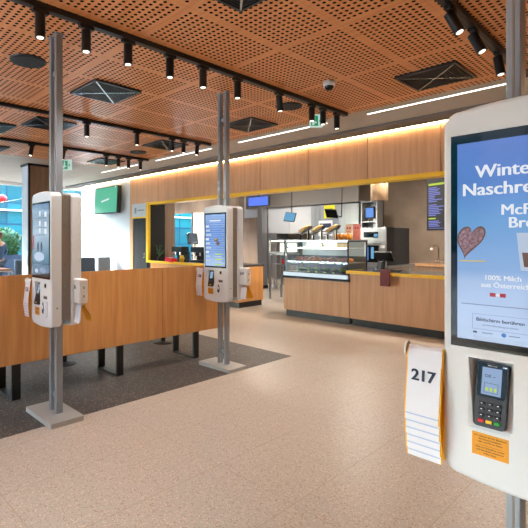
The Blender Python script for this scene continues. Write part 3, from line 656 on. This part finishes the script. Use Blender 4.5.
dp=thing('small_plant','small dark plant on the yellow ledge at the opening corner','plant',(-9.88,7.4,.94)); MB().cyl((0,0,0),(0,0,.1),.05,.06,'black_paint',16).obj('pot',dp)
b=MB()
for i in range(12):
    a=i*2.4; R_=.05+.10*random.random(); zz=.2+.25*random.random(); b.tube([(0,0,.1),(R_*.4*math.cos(a),R_*.4*math.sin(a),zz*.7),(R_*math.cos(a),R_*math.sin(a),zz)],.006,'leaf',6); b.sph((R_*math.cos(a),R_*math.sin(a),zz),.03,'grille_black' if i%2 else 'leaf',(1,.5,.7),1)
b.obj('foliage',dp)
# ------------------------------------------------------------------ partition bench
PX=-4.15
bench=thing('high_back_bench','long bench with high orange oak back, sled legs, behind the kiosks','bench',(PX,1.4,0))
b=MB()
for y0,y1 in((-3.6,-1.1),(-1.095,1.75),(1.755,2.79)): b.box(-.03,0,y0,y1,.37,1.18,'oak_orange',.003)
b.obj('back_panel',bench)
MB().box(-.55,-.03,-3.6,2.77,.40,.46,'walnut_top',.01).obj('seat',bench)
for y in(-2.1,-.95,.14,1.27,2.39):
    b=MB(); b.box(-.16,-.13,y-.04,y+.04,0,.40,'black_paint').box(-.56,-.53,y-.04,y+.04,0,.40,'black_paint').box(-.55,-.14,y-.04,y+.04,0,.02,'black_paint',0).box(-.55,-.04,y-.04,y+.04,.385,.40,'black_paint'); b.obj('leg',bench)
# ------------------------------------------------------------------ tables and seats in the dining zone
def bistro(loc,label,r=.33):
    o=thing('bistro_table',label,'table',loc,group='round based tables behind the bench')
    MB().cyl((0,0,0),(0,0,.015),.14,None,'black_paint',32).cyl((0,0,.015),(0,0,.03),.13,.05,'black_paint',32).obj('base',o); MB().cyl((0,0,.02),(0,0,.72),.035,None,'black_paint',16).obj('column',o); MB().box(-.32,.32,-.32,.32,.72,.75,'oak_orange',.008).obj('tabletop',o)
    return o
bt=bistro((-5.15,2.42,0),'dark table base right behind the left kiosk post, under the bench')
copy_tree(bt,(-5.25,4.0,0),'dark table base seen under the far end of the bench'); copy_tree(bt,(-5.15,.7,0),'table behind the bench at the left edge')
def dchair():
    o=thing('dining_chair','','chair')
    MB().box(-.21,.21,-.21,.21,.43,.47,'fabric_grey',.015).obj('seat',o)
    MB().box(-.23,-.19,-.20,.20,.58,.82,'fabric_grey',.015).obj('backrest',o)
    for x in(-.19,.19):
        for y in(-.19,.19): MB().cyl((x,y,0),(x*.9,y*.9,.44),.011,None,'black_paint',8).obj('leg',o)
    for y in(-.17,.17): MB().cyl((-.19,y,.44),(-.21,y,.78),.011,None,'black_paint',8).obj('back_post',o)
    return o
ch=dchair(); ch.location=(-5.85,2.42,0); ch['group']='chairs behind the bench'; ch['label']='thin legged chair behind the bench, by the left kiosk post'
for y,l in((3.05,'thin legged chair behind the bench, between the two kiosks'),(4.0,'thin legged chair behind the far end of the bench'),(.7,'thin legged chair behind the bench at the left edge')): copy_tree(ch,(-5.85,y,0),l)
def armchair(loc,rz,m,label,w=.7,name='armchair'):
    o=thing(name,label,'armchair',loc,rz)
    MB().box(-w/2,w/2,-.3,.35,.12,.45,m,.04).obj('seat',o); MB().box(-w/2,w/2,.25,.40,.30,1.0,m,.05).obj('backrest',o)
    for x in(-w/2,w/2-.1): MB().box(x,x+.1,-.3,.3,.3,.66,m,.03).obj('armrest',o)
    for x in(-w/2+.06,w/2-.06):
        for y in(-.24,.3): MB().cyl((x,y,0),(x,y,.13),.02,None,'black_paint',8).obj('leg',o)
    return o
armchair((-12.2,6.2,0),math.radians(-100),'fabric_blue','blue upholstered armchair under the wall screen, right of left kiosk',.74)
armchair((-12.2,6.83,0),math.radians(-90),'fabric_grey','pale grey armchair beside the blue armchair by the white wall',.42)
armchair((-12.0,4.45,0),math.radians(-90),'fabric_blue','blue armchair by the window, left of the white pillar',.6)
wt=thing('window_table','wooden table with white edge at the left window','table',(-12.0,3.55,0))
MB().box(-.45,.45,-.9,.5,.735,.775,'walnut_top',.005).obj('tabletop',wt); MB().box(-.46,.46,-.91,.51,.71,.733,'white_plastic').obj('edge',wt); MB().box(-.45,.45,-.9,.5,.5,.54,'walnut_top').obj('lower_shelf',wt)
for x in(-.4,.36):
    for y in(-.85,.42): MB().box(x,x+.04,y,y+.04,0,.71,'white_plastic').obj('leg',wt)
# person in denim jacket
def skin(name,pts,edges,m,parent=None,lv=2):
    me=bpy.data.meshes.new(name); me.from_pydata([p[:3] for p in pts],edges,[]); me.materials.append(MATS[m]); o=bpy.data.objects.new(name,me); C.objects.link(o); o.parent=parent
    bm=bmesh.new(); bm.from_mesh(me); l=bm.verts.layers.skin.verify(); bm.verts.ensure_lookup_table()
    for i,p in enumerate(pts): bm.verts[i][l].radius=(p[3],p[4] if len(p)>4 else p[3]); bm.verts[i][l].use_root=(i==0)
    bm.to_mesh(me); bm.free()
    s=o.modifiers.new('s','SKIN'); s.use_smooth_shade=True; u=o.modifiers.new('u','SUBSURF'); u.levels=lv; u.render_levels=lv
    return o
pr=thing('person','person in a blue denim jacket standing at the left window table','person',(-12.75,4.12,0),math.radians(-60))
body=[(0,0,.95,.13,.10),(0,0,1.15,.12,.09),(0,0,1.36,.15,.10),(0,0,1.48,.05),(0,0,1.58,.055),(0,-.01,1.66,.09,.10),(0,-.01,1.74,.075),
(-.18,0,1.40,.055),(-.25,.02,1.14,.042),(-.16,-.14,.98,.032),(.18,0,1.40,.055),(.25,.02,1.14,.042),(.17,-.14,.98,.032),
(-.09,0,.88,.09),(-.10,-.01,.5,.06),(-.10,.02,.09,.04),(-.10,-.12,.04,.035),(.09,0,.88,.09),(.10,-.01,.5,.06),(.10,.02,.09,.04),(.10,-.12,.04,.035)]
ed=[(0,1),(1,2),(2,3),(3,4),(4,5),(5,6),(2,7),(7,8),(8,9),(2,10),(10,11),(11,12),(0,13),(13,14),(14,15),(15,16),(0,17),(17,18),(18,19),(19,20)]
skin('body',body,ed,'skin',pr)
skin('jacket',[(0,0,.88,.17,.13),(0,0,1.15,.145,.115),(0,0,1.36,.165,.12),(0,0,1.46,.07),(-.18,0,1.40,.07),(-.25,.02,1.14,.058),(-.18,-.10,1.03,.048),(.18,0,1.40,.07),(.25,.02,1.14,.058),(.19,-.10,1.03,.048)],[(0,1),(1,2),(2,3),(2,4),(4,5),(5,6),(2,7),(7,8),(8,9)],'denim',pr)
skin('trousers',[(0,0,.93,.14,.11),(-.09,0,.86,.10),(-.10,-.01,.5,.072),(-.10,.02,.12,.055),(.09,0,.86,.10),(.10,-.01,.5,.072),(.10,.02,.12,.055)],[(0,1),(1,2),(2,3),(0,4),(4,5),(5,6)],'fabric_blue',pr)
skin('hair',[(0,.03,1.72,.095),(0,.05,1.62,.08),(0,.05,1.52,.05)],[(0,1),(1,2)],'hair',pr)
def hand(sx,parent):
    b=MB(); b.sph((sx*.155,-.165,.965),.035,'skin',(1,1.2,.55),2)
    for i in range(4): b.tube([(sx*.155+(i-1.5)*.017,-.19,.965),(sx*.155+(i-1.5)*.018,-.225+.004*abs(i-1.5),.955),(sx*.155+(i-1.5)*.018,-.25+.006*abs(i-1.5),.935)],.008,'skin',8)
    b.tube([(sx*.125,-.16,.965),(sx*.105,-.19,.96),(sx*.105,-.21,.95)],.009,'skin',8); b.obj('hand',parent,True)
for sx in(-1,1): hand(sx,pr)
b=MB().sph((0,-.115,1.655),.014,'skin',(1,1.2,1.6)).sph((-.032,-.098,1.68),.012,'paper_white').sph((.032,-.098,1.68),.012,'paper_white').sph((-.032,-.108,1.68),.006,'ink').sph((.032,-.108,1.68),.006,'ink').box(-.025,.025,-.108,-.1,1.612,1.62,'red_card'); b.obj('face',pr,True)
# ------------------------------------------------------------------ kiosks
HW=.203; Z0,Z1=.787,1.893
def build_side(parent,screen_kind,full=True):
    """all coordinates local to the side: front face at y=0 looking to -Y, body behind to y=.09"""
    sh=MB(); out=rounded(2*HW,Z1-Z0,.045,.012,7,0,Z0)
    # shell with rounded rim: stacked outlines
    cx_,cz_=0,(Z0+Z1)/2; layers=[(0,.012),(.003,.005),(.008,.0015),(.015,0),(.085,0),(.09,.004)]; rings=[]
    hole=[(-.134,.942),(-.018,.942),(-.018,1.150),(-.132,1.150)]
    for y,ins in layers:
        ring=[]
        for x,z in out:
            dx_=x-cx_; dz_=z-cz_; ring.append(sh.bm.verts.new((cx_+dx_*(1-ins/HW),y,cz_+dz_*(1-ins/(.55)))))
        rings.append(ring)
    n=len(out); fs=[]
    for r0,r1 in zip(rings,rings[1:]):
        for i in range(n): fs.append(sh.bm.faces.new((r0[i],r1[i],r1[(i+1)%n],r0[(i+1)%n])))
    fs.append(sh.bm.faces.new(rings[-1][::-1]))
    # front face with a rectangular opening for the card terminal
    hv=[sh.bm.verts.new((x,0,z)) for x,z in hole]
    es=[sh.bm.edges.get((rings[0][i],rings[0][(i+1)%n])) for i in range(n)]+[sh.bm.edges.new((hv[i],hv[(i+1)%4])) for i in range(4)]
    tf=bmesh.ops.triangle_fill(sh.bm,use_beauty=True,edges=es)
    fs+=[f for f in tf['geom'] if isinstance(f,bmesh.types.BMFace)]
    # pocket: deep at top, shallow at the bottom
    pb=[sh.bm.verts.new(p) for p in((-.120,.004,.949),(-.030,.004,.949),(-.032,.055,1.140),(-.118,.055,1.140))]
    for i in range(4): fs.append(sh.bm.faces.new((hv[i],hv[(i+1)%4],pb[(i+1)%4],pb[i])))
    fs.append(sh.bm.faces.new(pb))
    sh._set(fs,'kiosk_white'); so=sh.obj('shell',parent)
    for p in so.data.polygons: p.use_smooth=False
    # screen
    sc=MB().box(-.18,.18,-.003,.004,1.178,1.817,'black_gloss',.0015).obj('screen_glass',parent)
    x0,x1,z0,z1=-.161,.161,1.204,1.790
    return sc
def screen_poster(parent):
    b=MB().box(-.161,.161,-.0036,-.0031,1.204,1.790,'screen_poster')
    def T(x,z,s,st,m='scr_white',bo=.0009):
        for k in(-1,0,1): b.text(st,s,m,facing_y(x+k*bo*s/.04,-.0042-.00002*k,z),.0002)
    for (x,z,s,st) in((-.112,1.684,.052,'Winter'),(-.148,1.632,.052,'Naschrei'),(-.048,1.572,.043,'McF'),(-.030,1.535,.043,'Bre')):
        T(x,z,s,st,'scr_white',.0011)
    T(-.090,1.384,.020,'100% Milch'); T(-.098,1.363,.020,'aus Österreich')
    b.box(-.075,-.060,-.0044,-.0038,1.336,1.347,'scr_red').box(-.060,-.050,-.0044,-.0038,1.338,1.345,'scr_white').box(-.050,-.035,-.0044,-.0038,1.336,1.347,'scr_red')
    b.box(-.150,.155,-.0044,-.0038,1.3085,1.311,'scr_line')
    # framed button
    for x0,x1,z0,z1 in((-.120,.1,1.282,1.2828),(-.120,.1,1.238,1.2388),(-.120,-.1192,1.238,1.2828),(.0992,.1,1.238,1.2828)): b.box(x0,x1,-.0044,-.0038,z0,z1,'scr_line')
    T(-.110,1.262,.0145,'Bildschirm berühren','scr_ink',.0012); T(-.094,1.249,.0075,'um Ihre Bestellung zu starten','scr_line')
    b.box(-.118,-.108,-.0044,-.0038,1.226,1.231,'scr_ink').box(-.094,-.068,-.0044,-.0038,1.227,1.2295,'scr_line').cyl((-.040,-.0044,1.2285),(-.040,-.0038,1.2285),.006,None,'scr_blue',16).box(-.028,-.002,-.0044,-.0038,1.227,1.2295,'scr_line')
    for i in range(3): b.box(-.118,.10,-.0044,-.0038,1.2160-.004*i,1.2172-.004*i,'scr_pale')
    # heart pastry: yellow plate line, heart outline
    b.box(-.155,-.085,-.0043,-.0038,1.436,1.4395,'scr_yellow')
    def heart(k,m,y):
        pts=[]
        for i in range(40):
            t=2*PI*i/40; hx=16*math.sin(t)**3; hz=13*math.cos(t)-5*math.cos(2*t)-2*math.cos(3*t)-math.cos(4*t)
            X=-.127+hx*.0023*k+hz*.0009; Z=1.500+hz*.0034*k; pts.append((max(X,-.1605),Z))
        b.prism(pts,'y',y,y+.0004,m)
    heart(1.0,'scr_brown','x' and -.0042); heart(.88,'scr_pretzel',-.0046)
    # cup at right
    b.prism([(.0,1.415),(.075,1.415),(.086,1.52),(-.010,1.52)],'y',-.0043,-.0038,'scr_pale').prism([(.008,1.425),(.067,1.425),(.071,1.465),(.003,1.465)],'y',-.0047,-.0043,'scr_brown')
    b.obj('display',parent)
def screen_menu(parent):
    b=MB().box(-.165,.165,-.0036,-.0031,1.195,1.80,'screen_menu'); random.seed(5)
    b.box(-.09,.09,-.0044,-.004,1.718,1.732,'scr_white')
    for i in range(22):
        z=1.78-.026*i
        b.box(-.16,.16,-.0041,-.0037,z,z+.003,'scr_pale')
    for i in range(9):
        z=1.66-.05*i; b.box(-.155,-.155+.05+.02*(i%3),-.0044,-.0038,z-.012,z+.012,'scr_pale' if i%3 else 'scr_white')
        b.box(.11,.155,-.0044,-.0038,z-.006,z+.006,'scr_line')
    b.sph((.02,-.0042,1.50),.03,'scr_brown',(1.2,.02,.7)).sph((.05,-.0044,1.46),.03,'scr_brown',(1,.02,.8)).box(-.005,.03,-.0048,-.0044,1.50,1.512,'scr_yellow')
    for i in range(5): b.box(0,.12,-.0046,-.0042,1.21+.03*i,1.222+.03*i,'scr_lime' if i%2==0 else 'scr_pale')
    b.obj('display',parent)
def screen_image_reflection(parent):  # simplified picture with the street's reflection painted in as glowing shapes
    b=MB().box(-.165,.165,-.0036,-.0031,1.195,1.80,'screen_image_reflection')
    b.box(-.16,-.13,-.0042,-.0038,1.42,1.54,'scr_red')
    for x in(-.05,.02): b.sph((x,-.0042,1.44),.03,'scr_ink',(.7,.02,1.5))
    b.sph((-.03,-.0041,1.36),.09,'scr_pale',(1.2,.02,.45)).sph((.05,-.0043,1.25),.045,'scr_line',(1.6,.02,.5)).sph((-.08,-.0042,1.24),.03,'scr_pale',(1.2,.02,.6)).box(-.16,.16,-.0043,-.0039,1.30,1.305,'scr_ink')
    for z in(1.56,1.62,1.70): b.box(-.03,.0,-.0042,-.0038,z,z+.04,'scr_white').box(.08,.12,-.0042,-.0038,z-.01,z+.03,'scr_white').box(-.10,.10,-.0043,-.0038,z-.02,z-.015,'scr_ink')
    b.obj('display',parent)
def terminal(parent):
    """card terminal leaning in the pocket"""
    tilt=math.radians(-13); M=Matrix.Translation((-.075,-.002,.954))@Matrix.Rotation(tilt,4,'X')
    t=MB(); pts=rounded(.080,.186,.010,0,4)
    t.prism(pts,'y',-.014,.012,'term_grey',M); t.prism(rounded(.072,.096,.006,0,3,0,.084),'y',-.0152,-.0138,'black_gloss',M); to=t.obj('card_terminal',parent)
    b=MB().box(-.025,.025,-.0162,-.0150,.092,.170,'scr_term',0,M).text('OK --',.012,'scr_ink',M@facing_y(-.018,-.0165,.142),.0001,.0003)
    for a in((-.018,.018,.098,.0992),(-.018,.018,.125,.1262),(-.018,-.0168,.098,.1262),(.0168,.018,.098,.1262)): b.box(a[0],a[1],-.0168,-.0160,a[2],a[3],'scr_ink',0,M)
    for x in(-.011,.0,.011): b.box(x-.003,x+.003,-.0168,-.0160,.103,.113,'scr_lime',0,M)
    b.obj('terminal_display',to)
    for r_ in range(4):
        for c_ in range(3):
            m_='key_grey' if r_ else ('key_red','key_yellow','key_green')[c_]
            h_=.009
            MB().box(-.0285+c_*.0205,-.0125+c_*.0205,-.0180,-.0138,.012+r_*.0165,.0125+h_+r_*.0165,m_,.0015,M).box(-.0225+c_*.0205,-.0185+c_*.0205,-.0184,-.0178,.0155+r_*.0165,.0175+r_*.0165,'paper_white' if r_ else m_,0,M).obj('key',to)
    MB().box(.026,.038,-.0155,-.0138,.174,.178,'chrome',0,M).box(-.012,.012,-.0155,-.0138,.174,.177,'kiosk_seam',0,M).obj('logo_strip',to)
def fittings(parent,sticker_text=True):
    b=MB().box(-.122,-.029,-.0012,.0004,.866,.932,'sticker_orange')
    if sticker_text:
        for i,st in enumerate(('Wir nehmen bei der Bezahlung','Ihre Karte kontaktlos','oder mit PIN am Gerät','','Bitte vor Entnahme warten','und den Beleg entnehmen','Vielen Dank')):
            if st: b.text(st,.0066,'ink_brown',facing_y(-.0755,-.0016,.9215-.0081*i),.0001,.00012,'CENTER')
        b.box(-.105,-.045,-.0016,-.0012,.8975,.8981,'ink_brown')
    b.obj('orange_sticker',parent)
    MB().box(.072,.108,-.001,.002,1.105,1.142,'kiosk_seam').box(.077,.103,-.0022,0,1.11,1.137,'black_gloss').obj('code_scanner',parent)
    MB().box(.055,.125,-.001,.002,1.012,1.04,'kiosk_seam').box(.06,.12,-.0022,0,1.02,1.032,'black_paint').obj('receipt_slot',parent)
    MB().box(.035,.135,-.010,.001,.865,.995,'kiosk_white',.004).obj('receipt_tray',parent)
    MB().prism([(.045,.90),(.075,.89),(.085,.93),(.072,.985),(.058,.985),(.05,.94)],'y',-.0115,-.0098,'ink').box(.055,.07,-.0122,-.0113,.93,.96,'paper_white').obj('hand_symbol',parent)
# The two faces are parts grouped straight under the kiosk, geometry offset by -.125 / mirrored
def make_kiosk(label,scr,loc):
    k=thing('order_kiosk',label,'kiosk',loc,group='white self order kiosks')
    MB().prism(rounded(.52,.29,.012,0,3,.0,-.155),'z',0,.04,'plate_metal').obj('base_plate',k)
    for x in(-.041,.066): MB().box(x-.019,x+.019,-.03,.03,.04,CZ,'post_metal',.004).box(x-.003,x+.003,-.0315,-.029,.04,CZ,'bracket_grey').box(x-.03,x+.03,-.04,.04,CZ-.012,CZ,'post_metal').obj('post',k)
    for z in(.16,2.9): MB().box(-.045,.045,-.012,.012,z,z+.04,'post_metal').obj('cross_link',k)
    MB().box(-.17,.185,-.0345,.05,.84,1.872,'bracket_grey',.003).obj('bracket_box',k)
    b=MB()
    for z in(1.86,1.62,1.3,1.12): b.cyl((.185,.0,z),(.1885,.0,z),.007,None,'grille_rib',10)
    b.obj('bolt',k)
    for sgn in(-1,1):
        tmp=[]; n0=set(C.objects)
        build_side(k,scr)
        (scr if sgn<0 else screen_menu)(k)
        terminal(k); fittings(k,sgn<0)
        MB().cyl((HW-.001,.05,.945),(HW+.002,.05,.945),.006,None,'black_paint',10).obj('lock',k)
        new=[o for o in C.objects if o not in n0]
        M=Matrix.Translation((0,-.125,0)) if sgn<0 else Matrix.Translation((0,.142,0))@Matrix.Rotation(PI,4,'Z')
        done=set()
        for o in new:
            if o.type=='MESH' and o.data.name not in done:
                # screens use object z only, so moving mesh data is safe
                o.data.transform(M); done.add(o.data.name)
    return k
# table tent numbers
def tent_mesh(x0,x1,ytop,ztop,zf,zb,spread,back=.03):
    """white sheet bent over a bar; orange inside. profile in y-z, extruded along x"""
    b=MB(); n=8; prof=[]
    prof.append((-.018-spread,zf)); prof.append((-.018,ztop-.018))
    for i in range(n+1): a=PI-PI*i/n; prof.append((.018*math.cos(a),ztop-.018+.018*math.sin(a)))
    prof.append((.018+spread+back,zb))
    # outer white and inner orange skins
    for off,m_,ins in((0,'paper_white',.0046),(.0012,'orange',0)):
        pts=[]
        for i,(y,z) in enumerate(prof): pts.append((ytop+(y+off if y<0 else y-off),z-(off if 0<i<len(prof)-1 else 0)))
        v0=[b.bm.verts.new((x0+ins,p[0],p[1])) for p in pts]; v1=[b.bm.verts.new((x1-ins,p[0],p[1])) for p in pts]
        b._set([b.bm.faces.new((v0[i],v1[i],v1[i+1],v0[i+1])) for i in range(len(pts)-1)],m_)
    return b
def dispenser(kloc,side,n,num,where,boxed):
    """side -1: on the -X side of the front unit; +1: on the +X side of the back unit"""
    x0,y0=kloc[0],kloc[1]
    yc=y0+(-.118 if side<0 else .10)
    xa,xb=(x0-HW-.106,x0-HW+.004) if side<0 else (x0+HW+.003,x0+HW+.118)
    o=thing('number_holder','white number holder bracket on the %s'%where,'holder',(x0+side*HW,yc,1.0),group='number holder brackets')
    ox=x0+side*HW
    if boxed:
        MB().box(min(xa,xb)-ox,max(xa,xb)-ox,-.04,.04,-.02,.18,'white_plastic',.012).obj('holder_box',o)
        MB().box(xb-ox-.002,xb-ox+.001,-.006,.006,.03,.05,'kiosk_seam').box(xb-ox-.002,xb-ox+.001,-.006,.006,.10,.12,'kiosk_seam').obj('slot',o)
        b=MB().text(num,.04,'ink',facing_y(.02,-.0412,.10),.0003,.001); b.obj('number_print',o)
        zt=1.0
        for i in range(n):
            t=tent_mesh(xa+.008,xb-.008,yc,zt-.03,.86-.02*i,.865-.02*i,.012+.003*i,.045); t=t.obj('table_tent'); tag(t,'white number card with orange inside, %s on the %s'%(('outer','next','inner','innermost')[min(i,3)],where),'number card','number cards on the holders')
    else:
        MB().cyl((xa-ox-.006,0,.127),(-.006,0,.127),.014,None,'white_plastic',20).obj('bar',o)
        MB().cyl((xa-ox-.008,0,.142),(xa-ox-.003,0,.142),.024,None,'white_plastic',24).obj('end_cap',o)
        zt=1.160
        for i in range(n):
            zb=.928-.0243*i if n>4 else .90-.028*i
            sp_=.006+.0035*(n-i)
            b=tent_mesh(xa+.0015*(i%2),xb+.0015*(i%2),yc,zt-.0025*i,zb,zb-.02,sp_)
            if i==0:
                M=Matrix.Translation((xa+(xb-xa)*.5,yc-.018-sp_*.42-.0012,1.052))@Matrix.Rotation(PI/2-sp_/.3,4,'X')
                [b.text(num,.0490,'ink',Matrix.Translation((k*.0011,0,0))@M,.0003,.0008,'CENTER') for k in(-1,0,1)]
            ys=yc-.018-sp_*(zt-.018-zb-.018)/(zt-.018-zb)
            b.box(xa+.0045,xb-.0045,ys-.0006,ys+.0004,zb+.0155,zb+.0195,'fold_shade')  # pale blue strip: shade along the fold, put into the colour
            t=b.obj('table_tent')
            tag(t,('white number card reading %s, outermost on the %s'%(num,where)) if i==0 else 'white number card edge, %s below the outermost on the %s'%(('','first','second','third','fourth','fifth','sixth')[i],where),'number card','number cards on the holders')
KL=[(-.333,1.627),(-3.69,1.655),(-3.785,3.77)]
make_kiosk('large white ordering kiosk at the right edge with winter advert screen',screen_poster,(*KL[0],0))
make_kiosk('white ordering kiosk at left, on the pole in front of the bench',screen_image_reflection,(*KL[1],0))
make_kiosk('middle white ordering kiosk with blue menu screen at the bench end',screen_menu,(*KL[2],0))
dispenser(KL[0],-1,6,'217','near kiosk at right',False)
dispenser(KL[1],-1,5,'135','front of the left kiosk',False)
dispenser(KL[2],-1,5,'128','front of the middle kiosk',False)
dispenser(KL[1],1,3,'26','rear of the left kiosk',True)
dispenser(KL[2],1,3,'247','rear of the middle kiosk',True)
# ------------------------------------------------------------------ light
def area(loc,rot,sx,sy,e,col,spread=PI):
    ld=bpy.data.lights.new('daylight','AREA'); ld.shape='RECTANGLE'; ld.size=sx; ld.size_y=sy; ld.energy=e; ld.color=col; ld.spread=spread
    o=bpy.data.objects.new('window_daylight',ld); C.objects.link(o); o.location=loc; o.rotation_euler=rot; return o
for o in (area((-7.65,YS-.25,1.7),(PI/2,0,0),12.2,3.1,1,(1,1,1)),area((XW-.25,1.5,1.7),(PI/2,0,-PI/2),11.3,3.1,1,(1,1,1))): o.data.cycles.is_portal=True # keep sky sampling on the glazing
# kitchen downlights (recessed, in the kitchen ceiling); last three unseen, added to brighten bread and case
for i,(x,y) in enumerate(((-8,9.4),(-5.2,9.6),(-2.6,9.6),(0,9.6),(-11.2,8.8),(-5.1,7.75),(-3.2,7.75),(-1.2,7.75))):
    o=thing('kitchen_downlight','recessed kitchen ceiling downlight, %s'%('over the passage','over the oven','over the back counter','at far right','in the room behind the left opening','added unseen over the display case','added unseen over the cash register','added unseen over the right counter end')[i],'ceiling light',(x,y,3.24),group='kitchen downlights')
    MB().cyl((0,0,-.01),(0,0,0),.12,None,'white_plastic',24).obj('ring',o); MB().cyl((0,0,-.013),(0,0,-.01),.10,None,'lens_glow',24).obj('diffuser',o)
    ld=bpy.data.lights.new('kitchen_lamp','AREA'); ld.shape='DISK'; ld.size=.3; ld.energy=40; ld.color=(1,.92,.82)
    lo=bpy.data.objects.new('kitchen_lamp',ld); C.objects.link(lo); lo.location=(x,y,3.2)
# sun
sd=bpy.data.lights.new('sun','SUN'); sd.energy=4.5; sd.angle=math.radians(1); sd.color=(1,.95,.86)
so=bpy.data.objects.new('sun',sd); C.objects.link(so); so.rotation_euler=Vector((.62,.62,-.72)).to_track_quat('-Z','Y').to_euler()
w=bpy.data.worlds.new('World'); bpy.context.scene.world=w; w.use_nodes=True; N=w.node_tree.nodes; L=w.node_tree.links
bg=N['Background']; sky=N.new('ShaderNodeTexSky'); sky.sky_type='NISHITA'; sky.sun_disc=False; sky.sun_elevation=math.radians(35); sky.sun_rotation=math.radians(225); sky.air_density=1; sky.dust_density=2
hs=N.new('ShaderNodeHueSaturation'); hs.inputs['Saturation'].default_value=.75; L.new(sky.outputs[0],hs.inputs['Color']); L.new(hs.outputs[0],bg.inputs[0]); bg.inputs[1].default_value=3.2
# ------------------------------------------------------------------ camera
cam=bpy.data.cameras.new('camera'); co=bpy.data.objects.new('camera',cam); C.objects.link(co)
n_=math.hypot(405,450); s_,c_=405/n_,450/n_
PITCH=.0
fwd=Vector((-c_,s_,0)); right=Vector((s_,c_,0)); up=Vector((0,0,1))
R=Matrix((right,up,-fwd)).transposed()
co.matrix_world=Matrix.Translation((0,0,1.5))@R.to_4x4()
cam.sensor_width=36; cam.lens=450/528*36; cam.shift_x=64/528; cam.shift_y=-24/528; cam.clip_start=.02; cam.clip_end=300
sc=bpy.context.scene; sc.camera=co
sc.view_settings.view_transform='Standard'; sc.view_settings.look='None'; sc.view_settings.gamma=1; sc.view_settings.exposure=.66; sc.view_settings.use_curve_mapping=False
